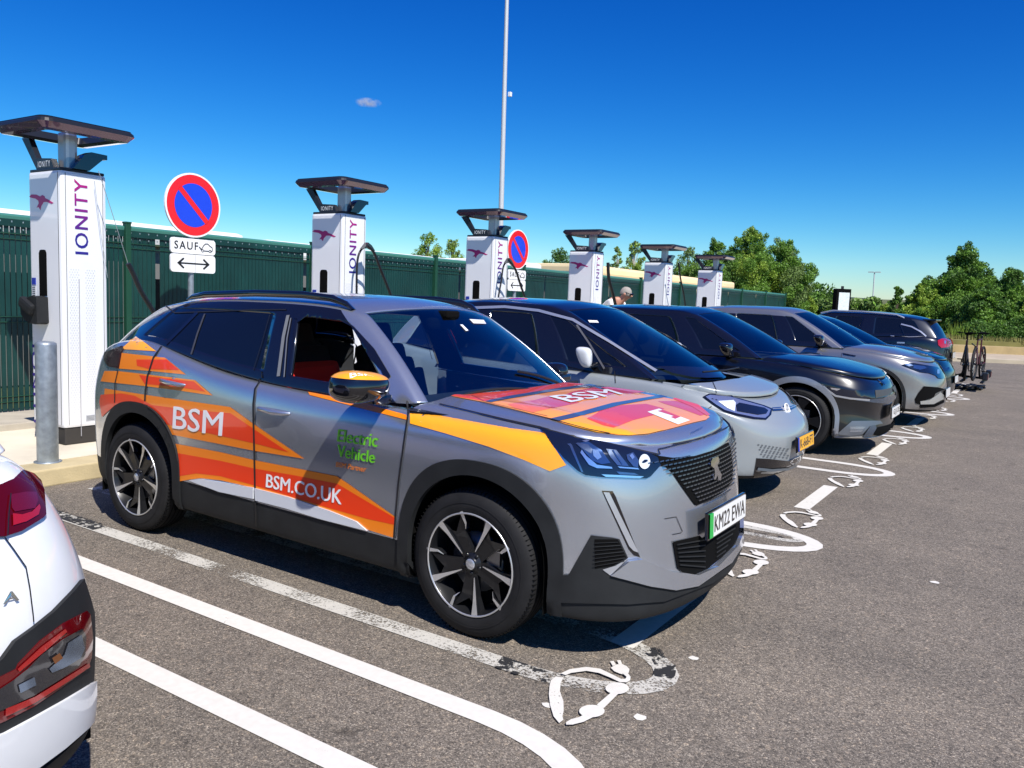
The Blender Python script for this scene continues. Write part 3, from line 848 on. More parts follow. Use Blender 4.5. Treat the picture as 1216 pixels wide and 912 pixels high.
    for pts,w in (([(192,412),(183,425),(176,447),(173.5,465),(173,476)],1.8),([(141,440),(137.5,455),(137,478)],1.1),([(311.5,449),(303.5,462),(301.5,480),(303,540),(304,597),(305,625)],1.9),
        ([(484,476.3),(485,494),(480.7,522.4),(474,572.8),(470.4,612.3),(468.6,640)],1.9),([(522,480.5),(560,489.5),(600,499.2),(643,508.5)],2.2),([(643,508.5),(700,523),(740,531),(782,540)],1.6),
        ([(783,540),(781,534),(787,533),(819,525),(845,516.5),(857,509)],1.4),([(486,491),(520,493.5)],1.0),
        ([(571,478),(612,488),(653,498),(700,511),(724,515.5)],.8),([(560,450+20),(575,477.5),(650,495)],.5)): px_line(b,body,pts,w,SEAL,.0055,mirror=0)
    px_line(b,body,CF8([(500,820),(560,795),(640,762)]),.8,SEAL,.0055,mirror=0); px_line(b,body,CF8([(565,517),(618,508),(645,572),(640,580),(600,588)]),.7,SEAL,.003)
    b.build('panel_gaps',root)
    # sill garnish
    BST=mat('bright_sill_trim',(.72,.75,.80),.22,metal=.25,coat=.5)
    b=MB()
    px_patch(b,body,[(304,579.5),(343.4,589.6),(392,605.9),(424.5,618.8),(437.5,629.8),(384,616.5),(340,603),(304.9,594)],BST,.012,6,.012,mirror=0)
    px_patch(b,body,[(225.8,570.2),(237.9,568.3),(302.3,578.8),(302.3,592),(262,583.8)],BST,.012,6,.012,mirror=0)
    b.build('sill_garnish',root)
    # fender trim
    b=MB(); px_patch(b,shell,[(484,475),(503,477.2),(522.7,480.9),(554,488.4),(545,492.5),(532,495),(510,493),(486.5,490)],mat('fender_wedge_black',(.004,.004,.005),.25,spec=.3),.010,4,.008,mirror=0)
    px_line(b,shell,[(488,480),(489,488)],1,CHROME,.012,mirror=0); px_patch(b,shell,[(497,482),(503,481.5),(505,484),(500,486.5)],CHROME,.012,4,mirror=0)
    b.build('fender_badge',root)
    # head lamps
    for sgn in (0,1):
        b=MB(); mm=None
        q=MB()
        HL=CF8([(5,108),(60,122),(130,140),(300,178),(420,205),(500,225),(530,240),(545,275),(500,325),(480,335),(290,330),(210,320),(175,300),(110,240),(60,180)])
        px_patch(q,body,HL,LAMPB,.007,5,.006,rimmat=BLACKG)
        LS=mat('lamp_reflector_silver',(.22,.28,.38),.15,metal=.9); LB=mat('lamp_bowl_blue',(.04,.09,.24),.1,metal=.6,coat=1)
        for pts,m,o in (([(330,215),(440,200),(560,270),(640,380),(560,390),(480,360),(400,270)],LB,.010),([(600,260),(690,270),(780,380),(800,410),(700,400),(640,330)],LS,.010),
            ([(780,310),(840,290),(890,360),(880,420),(840,410),(790,350)],LS,.010),([(385,265),(430,320),(520,395),(650,415),(655,430),(520,425),(450,395),(375,290)],LENS,.012),
            ([(480,262),(530,275),(560,330),(525,352),(490,320)],LENS,.012),([(330,215),(350,208),(440,225),(480,262),(470,300),(400,260)],LS,.011),
            ([(700,410),(880,425),(890,438),(720,425)],LENS,.012),([(560,480),(900,497),(935,500),(900,515),(600,503)],LENS,.010),([(690,455),(850,470),(890,487),(720,482)],LS,.010),
            ([(255,215),(285,210),(300,225),(400,460),(385,462),(280,235)],LS,.009),([(385,195),(440,190),(460,180),(450,195),(420,205)],LENS,.011),
            ([(650,275),(665,272),(745,390),(738,395)],LB,.012),([(805,318),(830,300),(850,330),(830,350)],LENS,.012)): px_patch(q,body,CH(pts),m,o,4)
        circ=[(938+50*math.cos(2*PI*k/20),370+64*math.sin(2*PI*k/20)) for k in range(20)]
        px_patch(q,body,CH(circ),mat('pale_parking_sticker',(.55,.62,.68),.3,coat=.6),.012,3); px_patch(q,body,CH([(912,372),(935,352),(962,352),(965,365),(940,378),(920,382)]),LAMPB,.0135,3)
        if sgn: q.v=[Vector((v.x,-v.y,v.z)) for v in q.v]; q.f=[f[::-1] for f in q.f]
        q.build('headlight',root,fix=False)
    # grille
    GBAR=mat('dark_chrome_bar',(.20,.21,.23),.25,metal=.9)
    b=MB(); GP=CF8([(505,225),(540,234),(600,242),(700,234),(790,207),(850,172),(862,200),(872,290),(868,350),(820,400),(760,435),(705,458),(690,440),(640,370),(600,310),(575,285),(545,275),(520,250)])
    GPI=GP[:5]+GP[5:10]+GP[12:]
    px_patch(b,body,GP,DARKP,.005,3,.0); g=b.build('grille',root,fix=False)
    b=MB()
    gx=lambda y,z: 0
    for r in range(15):
        z=.872-r*.0185
        k=0
        while True:
            y=-.66+k*.034+(r%2)*.017; k+=1
            if y>.66: break
            w=.013
            pr=None
            # only inside the outline (symmetric), tested on the right half
            ya=-abs(y)
            hw0=.60-(.872-z)*1.25 if z<.83 else .60
            g_=Vector((2.10-.1*abs(y)**2,-abs(y),z))-CAMP; w_=g_.dot(CF); pp=(IW/2+FPX*g_.dot(CR)/w_, IH/2-FPX*g_.dot(CU)/w_)
            if not inpoly(pp,GPI): continue
            h=body.ray_cast(Vector((3,y,z)),Vector((-1,0,0)))
            if h[0] is None: continue
            t=Vector((0,1,0)); no=h[1] if h[1].x>0 else -h[1]; t=(t-no*t.dot(no)).normalized(); up=no.cross(t)
            lift=.006*(1-abs(y)/.7)
            c=h[0]+no*.013
            P=[c-t*w-up*.0028,c+t*w-up*.0028,c+t*w+up*.0028,c-t*w+up*.0028]; Q=[p-no*.006 for p in P]
            b.add(P+Q,[(0,1,2,3),(3,2,6,7),(0,4,5,1),(0,3,7,4),(1,5,6,2)],GBAR)
    b.build('grille_bars',g)
    b=MB(); # rampant emblem: abstract standing figure
    E_=crop(640,480,3.8)
    px_patch(b,body,E_([(765,245),(790,238),(795,262),(786,275),(792,295),(805,318),(800,345),(790,342),(786,320),(778,340),(770,340),(776,315),(772,290),(758,280),(757,262)]),CHROME,.022,3,.014)
    b.build('grille_emblem',root,fix=False)
    # lower intake, slats, plinth
    b=MB(); px_patch(b,body,CF8([(600,620),(720,592),(735,607),(885,517),(902,530),(897,590),(870,640),(820,690),(760,738),(690,770),(640,755),(620,740)]),DARKP,.006,3)
    for k in range(6):
        t=k/5.5
        y0=CF8([(612+t*16,632+t*100)])[0]; y1=CF8([(885+t*-60,532+t*140)])[0]; mid=CF8([(745,602+t*150)])[0]
        px_line(b,body,[y0,CF8([(740,610+t*135)])[0]],1.6,PLAST,.014); px_line(b,body,[CF8([(790,588+t*110)])[0],y1],1.6,PLAST,.014)
    b.build('lower_intake',root,fix=False)
    b=MB()
    low=CF8([(80,770),(135,768),(235,590),(330,600),(360,607),(397,690),(318,772),(400,795),(490,820),(600,836),(700,822),(850,728),(915,617),(917,640),(850,752),(780,802),(560,887),(400,900),(100,892),(75,880)])
    px_patch(b,full,low,PLAST,.012,4,.014,mirror=0)
    px_patch(b,full,CF8([(285,742),(340,725),(395,692),(318,768)]),SILVT,.016,3,mirror=0)
    px_patch(b,full,CF8([(250,606),(350,606),(362,627),(388,688),(330,725),(252,738)]),DARKP,.0145,3,mirror=0)
    for k in range(7):
        t=k/6.; px_line(b,full,CF8([(250-6*t,622+t*105),(352+28*math.sin(t*PI*.6),618+t*85)]),1.1,PLAST if k%2 else ALUD,.019,mirror=0)
    b.build('lower_bumper_cladding',root,fix=False)
    sk=crop(640,580,3.8); b=MB(); px_patch(b,body,sk([(320,388),(360,355),(402,322),(455,315),(490,332),(590,374),(640,378),(700,388),(790,348),(880,255),(903,200),(915,235),(850,332),(700,436),(600,455),(490,437)]),SILVER,.024,3,.02,mirror=0); b.build('front_skirt',root,fix=False)
    b=MB(); px_patch(b,body,CF8([(283,390),(332,392),(345,415),(455,690),(428,682),(405,655)]),BLACKG,.003,5,mirror=0); px_patch(b,body,CF8([(290,396),(316,398),(442,660),(444,668),(424,660),(405,640)]),SILVT,.006,5,.004,mirror=0)
    b.build('daytime_running_light',root,fix=False)
    # tail lamp
    b=MB(); px_patch(b,full,CA([(152,540),(280,492),(290,512),(270,545),(252,655),(180,640),(150,595)]),mat('smoked_tail_lamp',(.03,.006,.01),.06,coat=1),.008,4,.02,mirror=0)
    b.build('tail_light',root,fix=False)
    # number plate
    b=MB(); W_=mat('plate_white',(.78,.78,.76),.4,coat=.5); GR=mat('plate_green',(.01,.42,.06),.4,coat=.5)
    PT=Matrix.Translation((2.196,0,.5605))@Matrix.Rotation(-.05,4,'Y')
    b.box((-.006,0,0),(.016,.545,.13),BLACKG,T=PT,bev=.004); b.box((.004,0,0),(.006,.52,.111),W_,T=PT); b.box((.0045,-.237,0),(.0075,.046,.1115),GR,T=PT)
    V,F=text_geo('KM22 EWA',.02,1,1.0); V=[Vector((.0078+v.z,-.198+v.x*.44,-.037+v.y*.074)) for v in V]
    b.add(V,F,BLACKG,False,PT); b.build('number_plate',root,fix=False)
    # mirrors
    for sd in (-1,1):
        b=MB(); V=[];F=[]; nu,nv=20,14
        for i in range(nv+1):
            ph=-PI/2+PI*i/nv
            for j in range(nu):
                t=2*PI*j/nu; sg=lambda a,e: math.copysign(abs(a)**e,a)
                x=sg(math.cos(ph),.8)*sg(math.cos(t),.75)*.105; y=sg(math.cos(ph),.8)*sg(math.sin(t),.6)*.15; z=sg(math.sin(ph),.75)*.078
                z*= .72+.28*(1-((y)/.15)*(-1))*.7; x-=abs(y)*.15
                V.append(Vector((.755+x,sd*(1.0+y*-1*-1),1.118+z)))
        Ft=[];Fb=[]
        for i in range(nv):
            for j in range(nu):
                f=(i*nu+j,i*nu+(j+1)%nu,(i+1)*nu+(j+1)%nu,(i+1)*nu+j); (Ft if i>=nv*.62 else Fb).append(f)
        if sd>0:   # folded against the glass
            V=[Vector((.66+(v.y-1.0)*.75,.915+(v.x-.755)*.55,1.085+(v.z-1.118)*.8)) for v in V]
        b.add(V,Fb,BLACKG,True); m_=b.build('wing_mirror',root)
        c=MB(); c.add([v+ (v-Vector((.755,sd*1.0,1.118)))*(.02 if sd<0 else 0) for v in V],Ft,AMBER if sd<0 else BLACKG,True); cap=c.build('mirror_cap',m_)
        a=MB(); a.box((.74,sd*.885,1.05),(.09,.13,.045),BLACKG,bev=.015); a.build('mirror_arm',m_)
        if sd<0:
            cb=bvh_of([cap]); t_=MB(); px_text(t_,cb,'BSM',[(416,449.5),(444,447.5),(443,441),(415.5,443.5)],WHITE,.002,bold=.02); t_.build('mirror_lettering',m_)
    # door handles
    b=MB()
    for (p0,p1) in (((305,484.5),(343,491.5)),((190,451),(219,457.5))):
        A=on_y(*p0,-.885);B=on_y(*p1,-.885)
        for sd in (-1,1):
            fl=lambda v,o:Vector((v.x,sd*(.874+o),v.z))
            m0=A.lerp(B,.12);m1=A.lerp(B,.5);m2=A.lerp(B,.88)
            b.tube([fl(A,-.005),fl(m0,.022),fl(m1,.034),fl(m2,.026),fl(B,-.002)],.013,SILVER,10,radii=[.008,.013,.015,.013,.007])
            b.lathe([(0.0001,.012),(.03,.01),(.045,.0)],SILVER,20,Matrix.Translation(fl(m1,.0))@Matrix.Diagonal((1.1,sd*.3,.8,1)),True,'y')
    b.build('door_handle',root)
    # roof rails
    for sd in (-1,1):
        b=MB(); prof=[(-1.20,1.468,.004),(-1.14,1.488,.016),(-1.0,1.505,.02),(-.5,1.527,.02),(-.1,1.530,.02),(.12,1.518,.019),(.22,1.492,.014),(.27,1.462,.003)]
        P=[];F=[]
        for x,z,h in prof:
            yy=sd*(tab(S['green']['yt'],x)-.025); w=.017
            P+= [Vector((x,yy-w,z-h)),Vector((x,yy+w,z-h)),Vector((x,yy+w,z+h*.6)),Vector((x,yy+w*.5,z+h)),Vector((x,yy-w*.5,z+h)),Vector((x,yy-w,z+h*.6))]
        n=6
        for i in range(len(prof)-1):
            for k in range(n): F.append((i*n+k,i*n+(k+1)%n,(i+1)*n+(k+1)%n,(i+1)*n+k))
        b.add(P,F,BLACKG,True); b.build('roof_rail',root)
    # left rear door, standing open
    b=MB(); DT=Matrix.Translation((-.22,.875,0))@Matrix.Rotation(-1.05,4,'Z')
    b.prism([(0,.40),(-.80,.40),(-.92,.70),(-.90,1.10),(0,1.06)],-.05,.015,SILVER,'y',T=DT)
    b.prism([(0,1.06),(-.90,1.10),(-.86,1.20),(-.70,1.42),(-.04,1.44),(0,1.42),(0,1.35),(-.06,1.38),(-.66,1.36),(-.80,1.18),(-.78,1.13),(-.02,1.09)],-.03,.0,BLACKG,'y',T=DT); dr=b.build('open_door',root)
    b=MB(); b.box((-.42,-.06,.72),(.62,.03,.5),CABIN,T=DT,bev=.012); b.build('door_card',dr)
    # window dividers
    b=MB()
    SG=mat('grey_window_channel',(.16,.165,.17),.45)
    px_line(b,full,CB_((330,0),(0,0)) if False else [(342.5,374.5),(337,400),(331,447)],3.6,SG,.004); px_line(b,full,[(346,378),(341.5,402),(338,448)],1.2,SG,.005); 
    px_line(b,full,[(243.5,373),(235,396),(227.5,421)],1.8,mat('dark_grey_trim',(.05,.05,.055),.4),.004,mirror=0)
    px_line(b,full,[(234.5,371),(216,390),(197,409)],3.2,BLACKG,.004,mirror=0)
    px_line(b,full,[(321,374),(311,410),(301.5,440)],.7,SEAL,.0055,mirror=0)
    px_line(b,full,[(204,372),(250,370.3),(300,368.3),(340,368)],1.6,SEAL,.004)
    px_patch(b,full,[(340,368),(372,370.5),(404,378.5),(420,387.5),(445,414.5),(462,443),(480,473.5),(470,471),(461,458),(452.7,440),(433,419),(423,402.4),(411.6,393.3),(395,386.7),(365.5,381),(345,377.5)],BLACKG,.004,3,maxd=.3)
    b.build('window_channels',root,fix=False)
    # wipers, washer, mirror behind the glass
    b=MB()
    wb=bvh_of(O['windscreen'])
    def onws(x,y):
        h=wb.ray_cast(Vector((x,y,3)),Vector((0,0,-1))); return (h[0] if h[0] is not None else Vector((x,y,1.05)))+Vector((.008,0,.012))
    for (a,c) in (((1.0,.62),(.93,.05)),((1.05,.05),(.95,-.55))):
        pts=[onws(a[0]+(c[0]-a[0])*t/8,a[1]+(c[1]-a[1])*t/8) for t in range(9)]; b.tube(pts,.008,SEAL,6)
    b.build('wipers',root)
    b=MB(); px_patch(b,wb,[(557,379.5),(574,380.5),(577,385),(562,384.5)],WHITE,.004,3); px_patch(b,wb,[(546,386),(549,386),(556,393),(553,393.5)],WHITE,.004,3); b.build('windscreen_sticker',root,fix=False)
    b=MB(); b.box((.42,0,1.395),(.05,.24,.065),DARKP,bev=.02); b.box((.46,0,1.45),(.10,.12,.04),DARKP,bev=.01); b.build('rear_view_mirror',root)
# ------------------------------------------------------------------ the other cars
def gen_spec(xf,xr,hw,axles,R,rim,belt,wsb,wst,rwb,rwt,H,paintm,roofm=None,pillar=None,low=PLAST,side=None,style=None,nose=None,cwb=.26,glass_side=DGLASS,ws=None,
             tum=0,bonnet_x0=None,lowz=.40,seatm=None,ytop=None,archm=None,rearlow=.3,crown=.06,fcf=1.0,bz=None,cf_end=1.0,midm=None,rt=None,yb=None,bw=None,crb=.16,crt=.2):
    S={}
    nz=belt[-1][1]; dn=lambda t,d:[(a,b-d) for a,b in t]
    W=lambda d,e=0:[(xr,hw-d-.07-e),(xr+.5,hw-d-.02),(xr+.9,hw-d),(xf-.9,hw-d),(xf-.45,hw-d-.025-e),(xf,hw-d-.06)]
    fx=nose or [.18,.06,.02,0,0,.01,.03,.06,.10,.14,.25]
    zf=[.20,.205,.25,.33,.45,.57,.69]; top=nz
    fr=[0,0,0,.12,.35,.6,.82]
    zz=lambda k:[(xr,[.26,.28,.31,.40,.54,.70,.83][k]+rearlow-.3),(xr+.6,[.21,.22,.25,.40,.54,.68,.82][k]),(xf-.6,[.21,.22,.25,lowz,.54,.68,.80][k]),(xf,[.20,.21,.24,.24+(top-.24)*.12,.24+(top-.24)*.32,.24+(top-.24)*.52,.24+(top-.24)*.70][k])]
    S['rows']=[dict(z=zz(0),w=hw-.12,xf=xf-fx[0],xr=xr+.2),dict(z=zz(1),w=hw-.03,xf=xf-fx[1],xr=xr+.1),dict(z=zz(2),w=W(.004),xf=xf-fx[2],xr=xr+.05),
      dict(z=zz(3),w=W(0),xf=xf-fx[3],xr=xr+.02),dict(z=zz(4),w=W(.010),xf=xf-fx[4],xr=xr),dict(z=zz(5),w=W(.004),xf=xf-fx[5],xr=xr),dict(z=zz(6),w=W(0),xf=xf-fx[6],xr=xr+.01),
      dict(z=[(a,b-.115) for a,b in belt],w=W(.004,.01),xf=xf-fx[7],xr=xr+.03),dict(z=dn(belt,.05),w=W(.022,.02),xf=xf-fx[8],xr=xr+.06),
      dict(z=dn(belt,.006),w=W(.052,.03),xf=xf-fx[9],xr=xr+.10),dict(z=dn(belt,.014),w=W(.15,.03),xf=xf-fx[10],xr=xr+.2)]
    for r in S['rows']: r['cf']=fcf
    if tum:   # body sides lean in towards the tail
        for k,e in ((5,.02),(6,.28),(7,.65),(8,.85),(9,1.0),(10,1.0)): S['rows'][k]['w']=[(a,b-tum*e*(1 if a<-1 else (.5 if a<0 else 0))) for a,b in S['rows'][k]['w']]
    lowrow=2 if low else -1
    def lm(k,kd,j,x):
        if k<=lowrow and (k<=1 or x<xf-.55): return 'plastic'
        return 'paint'
    S['lowermat']=lm
    S['archx']=axles; S['archz']=R+.02; S['archr']=(R+.035,R+.05); S['axles']=axles; S['hw']=hw; S['R']=R; S['rim']=rim; S['wy']=hw-.015; S['tw']=.22
    S['wheelstyle']=style or dict(kind='multi',n=10,w=(.014,.022),face=ALUD)
    bx=bonnet_x0 if bonnet_x0 is not None else wsb
    S['bonnet']=dict(xn=xf-fx[9]-.035,cf=fcf,cp=3,xc=[(0,bx-.02),(.6,bx-.06),(.9,bx-.16),(1,bx-.22)],w=bw or [(bx-.3,hw-.10),(xf-.6,hw-.085),(xf-.1,hw-.13)],
        z=bz or [(a,b+.012) for a,b in belt if a>-.2],crown=crown,lip=.012,mat=paintm,drop=.03)
    bl=lambda x:tab(belt,x)
    G=dict(wsb=wsb,cwb=cwb,wst=wst,cwt=.10,rwb=rwb,crb=crb,rwt=rwt,crt=crt,crown=.055,bow=.02,
      yb=yb or [(rwb,hw-.26),(rwb+.45,hw-.14),(-.6,hw-.085),(wsb-.7,hw-.085),(wsb-.25,hw-.12),(wsb,hw-.16)],
      yt=ytop or [(rwt,hw-.40),(rwt+.4,hw-.31),(-.4,hw-.265),(wst-.1,hw-.285),(wst,hw-.30)],
      zb=[(rwb,bl(rwb)-.01),(rwb+.4,bl(rwb+.4)-.008),(-.6,bl(-.6)-.008),(wsb-.6,bl(wsb-.6)-.008),(wsb-.2,bl(wsb-.2)+.01),(wsb,bl(wsb)+.015)],
      zt=rt or [(rwt,H-.15),(rwt+.4,H-.105),(-.6,H-.06),(wst-.35,H-.07),(wst,H-.125)])
    G['side']=side
    n=len(side)
    P=pillar or BLACKG; RM=roofm or paintm
    def gm(k,zone,i,sd):
        if zone=='roof': return ('roof',0)
        if zone=='front': return ('windscreen',0) if i<3 else ('apil',0)
        if zone=='apillar': return ('apil',0)
        if zone=='rear': return ('rearglass',0) if i<3 else ('dpil',0)
        if zone=='dpillar': return ('dpil',0)
        if k==3: return ('rail',0)
        if k==0 or (i in S['pillars']): return ('blackpil',0)
        return ('tint',100+i*2+(sd>0))
    S['pillars']=(1,)
    G['mat']=gm; S['green']=G
    ps={('plastic',0):('body',low or paintm),('paint',0):('body',paintm),('roof',0):('roof',RM),('apil',0):('roof',P),('dpil',0):('roof',paintm),('rail',0):('roof',P),('blackpil',0):('roof',BLACKG),
        ('windscreen',0):('windscreen',ws or WSCREEN,-.003),('rearglass',0):('rear_window',DGLASS,-.003)}
    for i in range(n):
        for s in (0,1): ps[('tint',100+i*2+s)]=('side_window',glass_side,-.003)
    S['parts']=ps
    S['cabin']=dict(x1=wst+.42,dz=bl(.6)+.02,mat=CABIN,sx=wst-.42,seat=seatm or SEATBK,wheel_y=.37)
    return S
def plate(root,T,x,z,txt,bg,fg,band=None,w=.52,name='number_plate',tilt=-.05,flip=False):
    b=MB(); PT=T@Matrix.Translation((x,0,z))@Matrix.Rotation(tilt,4,'Y')
    b.box((-.006,0,0),(.014,w+.03,.13),BLACKG,T=PT,bev=.004); b.box((.003,0,0),(.006,w,.11),bg,T=PT)
    if band: b.box((.0035,-w/2+.022,0),(.0075,.044,.1105),band,T=PT)
    if txt:
        V,F=text_geo(txt,.02,1,1.0); V=[Vector((.0068+v.z,-w/2+.07+v.x*(w-.10),-.036+v.y*.072)) for v in V]; b.add(V,F,fg,False,PT)
    return b.build(name,root,fix=False)
def wing(root,T,x,y,z,cap,sd,size=(.10,.12,.075),arm=True):
    b=MB(); V=[];Fa=[]; nu,nv=18,12; sg=lambda a,e: math.copysign(abs(a)**e,a)
    for i in range(nv+1):
        ph=-PI/2+PI*i/nv
        for j in range(nu):
            t=2*PI*j/nu
            zz_=sg(math.sin(ph),.65); tp=.80+.20*zz_; V.append(Vector((x+sg(math.cos(ph),.65)*sg(math.cos(t),.7)*size[0]*.8*tp-.02*zz_,sd*y+sg(math.cos(ph),.65)*sg(math.sin(t),.6)*size[1]*tp,z+zz_*size[2])))
    for i in range(nv):
        for j in range(nu): Fa.append((i*nu+j,i*nu+(j+1)%nu,(i+1)*nu+(j+1)%nu,(i+1)*nu+j))
    b.add(V,Fa,cap,True,T); m_=b.build('wing_mirror',root)
    a=MB(); a.box((x-.02,sd*(y-.15),z-.07),(.08,.16,.045),BLACKG,T=T,bev=.012); a.build('mirror_arm',m_)
def arch_trim(root,S,T,bv,m,wd=.07,z0=.22,off=.008):
    b=MB(); r=S['archr']
    for cx in S['archx']: dir_patch(b,bv,arch_ring(cx,S['archz'],r[0]-.004,r[1]-.004,r[0]+wd,r[1]+wd,z0,e=.95),m,-1,T,off=off,step=.035,thick=.025,both=True)
    b.build('wheel_arch_trim',root,fix=False)
def place(loc,rz=0): return Matrix.Translation(loc)@Matrix.Rotation(rz,4,'Z')
def split_bvh(O,names=('body','bonnet','roof')):
    return bvh_of([o for n in names for o in O.get(n,[])]), bvh_of([o for v in O.values() for o in v])
def mpatch(b,bv,pts,m,o,s,cy,th=0,step=None,rim=None):
    """photo outline plus its mirror image on the car's far side; cy = the car's centre line"""
    px_patch(b,bv,pts,m,o,s,th,mirror=cy,rimmat=rim)
GRP='cars parked in the charging bays'
DVDR=dict()
# --- ID.3 like light grey hatchback
def car_light():
    cy=3.18; T=place((-.44,cy,0)); root=empty('parked_car','pale grey electric hatchback with a yellow number plate, parked second in the row','car',GRP,T)
    P=paint('pale_grey_paint',(.27,.30,.315),metal=.15,rough=.35,flake=.02)
    belt=[(-2.05,1.05),(-1.7,1.10),(-1.0,1.03),(0,.985),(.8,.965),(1.2,.945),(1.6,.90),(1.9,.84),(2.2,.74)]
    side=[(1.24,1.12,.60,.20,.10),(.30,.30,.24,.10,.02),(.18,.17,.10,-.03,-.12),(-.55,-.55,-.58,-.62,-.64),(-.66,-.66,-.68,-.72,-.74),(-1.20,-1.18,-1.15,-1.1,-1.08),(-1.5,-1.47,-1.40,-1.32,-1.3)]
    S=gen_spec(2.22,-2.03,.905,(1.385,-1.385),.355,.26,belt,1.50,.34,-1.92,-1.62,1.575,P,roofm=BLACKG,pillar=BLACKG,side=side,cwb=.34,low=PLAST,bonnet_x0=1.66,lowz=.36,
        nose=[.22,.10,.05,.025,.01,0,.03,.08,.16,.25,.40],fcf=1.15,seatm=mat('grey_seat_fabric',(.10,.11,.12),.85),cf_end=1)
    S['pillars']=(1,3); O=build_car(S,T,root); bv,full=split_bvh(O)
    arch_trim(root,S,T,bv,P,.03,off=.002)
    K=crop(820,420,5.067); C=crop(640,380,4.677)
    # black cowl panel ahead of the windscreen
    b=MB(); px_patch(b,full,C([(652,262),(760,262),(900,268),(1010,250),(1085,240),(1140,258),(1195,290),(1150,306),(1050,322),(930,327),(850,322),(740,300)]),BLACKG,.012,4,mirror=cy); b.build('cowl_panel',root,fix=False)
    for g in (0,1):
        q=MB(); px_patch(q,bv,K([(72,262),(110,243),(240,256),(440,312),(490,332),(482,370),(452,400),(380,396),(280,376),(200,352),(130,305)]),BLACKG,.006,4,.004)
        px_patch(q,bv,K([(90,262),(115,252),(240,265),(430,318),(478,338),(466,372),(445,390),(380,385),(280,364),(205,342),(140,300)]),LENS,.009,4)
        px_patch(q,bv,K([(270,312),(290,300),(440,330),(462,345),(450,365),(400,372),(275,350)]),LAMPB,.012,4)
        px_patch(q,bv,K([(165,290),(255,285),(268,300),(262,350),(220,330)]),mat('lamp_reflector_silver2',(.75,.80,.86),.3,metal=.4),.012,4)
        if g: q.v=[Vector((v.x,2*cy-v.y,v.z)) for v in q.v]; q.f=[f[::-1] for f in q.f]
        q.build('headlight',root,fix=False)
    b=MB(); px_patch(b,bv,K([(488,326),(600,318),(668,286),(670,305),(600,340),(492,346)]),mat('dark_blue_trim',(.012,.03,.10),.15,coat=1),.006,3); px_line(b,bv,K([(490,335),(600,328),(668,296)]),.9,SILVT,.009); b.build('nose_trim',root,fix=False)
    # round emblem
    b=MB(); hc=bv.ray_cast(CAMP,ray(*K([(612,328)])[0]).normalized()); c=hc[0]; n=hc[1] if hc[1].dot(ray(880,490))<0 else -hc[1]
    ET=Matrix.Translation(Vector((c.x,cy,c.z)) if abs(c.y-cy)<.25 else c)@Vector((1,0,.35)).to_track_quat('Z','Y').to_matrix().to_4x4()
    b.lathe([(.05,.004),(.05,.014),(.058,.014),(.058,.002)],WHITE,28,ET); 
    for pts in ([(-.04,.028),(0,-.045),(.04,.028)],[(-.022,.035),(0,.0),(.022,.035)]): b.tube([(p[0]*.9,p[1]*.9,.012) for p in pts],.005,WHITE,6,T=ET@Matrix.Rotation(PI/2,4,'Z'))
    b.lathe([(0.0001,.004),(.05,.004)],LAMPB,24,ET); b.build('emblem',root,fix=False)
    b=MB(); px_patch(b,bv,K([(395,628),(470,632),(585,645),(700,592),(716,600),(714,645),(700,690),(600,735),(500,771),(385,772),(376,745)]),BLACKG,.006,3,.004)
    px_line(b,bv,K([(398,690),(480,698),(580,690),(672,652)]),3.2,mat('grey_lower_grille_bar',(.10,.12,.14),.4),.014); px_line(b,bv,K([(385,775),(500,775),(610,738),(668,710)]),1.6,mat('grey_lower_grille_bar'),.012)
    b.build('lower_grille',root,fix=False)
    b=MB(); HX=mat('grey_hex_cell',(.10,.11,.12),.6)  # grey hexagons of the bumper honeycomb
    for r in range(6):
        for k in range(9):
            x=408+k*22+(r%2)*11+r*4; y=548+r*14+k*3.2
            if x>585 or y>628 or y<536+ (x-400)*.12: continue
            p=[(x+7*math.cos(t*PI/3),y+5*math.sin(t*PI/3)) for t in range(6)]; px_patch(b,bv,K(p),HX,.003,4)
    b.build('bumper_mesh',root,fix=False)
    # plate measured at x=1.77
    Y_=mat('plate_yellow',(.85,.42,.01),.4,coat=.4); plate(root,T,1.79+.44+.01,.475,'K-668-FT',Y_,BLACKG,mat('plate_blue',(.01,.04,.35),.4),tilt=-.1)
    for sd in (-1,1): wing(root,T,.66,1.0,1.10,mat('white_mirror_cap',(.62,.64,.66),.15,coat=1),sd,(.095,.06,.085))
    b=MB(); dd=lambda p,w=1:px_line(b,bv,p,w,SEAL,.004,mirror=cy)
    dd([(730,441),(731,455)],1.0); dd(CC([(965,345),(980,380),(985,405)]),.8); dd(C([(870,470),(930,500),(960,478)]),.6)
    dd(C([(935,497),(958,482)]),.7)
    b.build('panel_gaps',root,fix=False)
    b=MB(); px_line(b,full,[(556,366),(600,364.5),(640,369),(680.6,380),(720,404),(750,423),(779,441)],3.2,SILVT,.008,mirror=cy); b.build('roof_arc_trim',root,fix=False)
    b=MB(); px_line(b,full,[(685,386),(700,408),(718,438)],2.2,mat('grey_quarter_post',(.10,.10,.11),.4),.006); b.build('quarter_post',root,fix=False)
    b=MB(); px_patch(b,bvh_of(O['windscreen']),[(698,380.5),(709,381),(711,383.5),(700,383.2)],WHITE,.004,3); b.build('windscreen_sticker',root,fix=False)
    b=MB()
    W3=[Vector((-.44+1.48,cy-.45,1.015)),Vector((-.44+1.56,cy-.1,1.02)),Vector((-.44+1.54,cy+.3,1.02))]
    b.tube(W3,.008,SEAL,6); b.build('wipers',root)
    return root
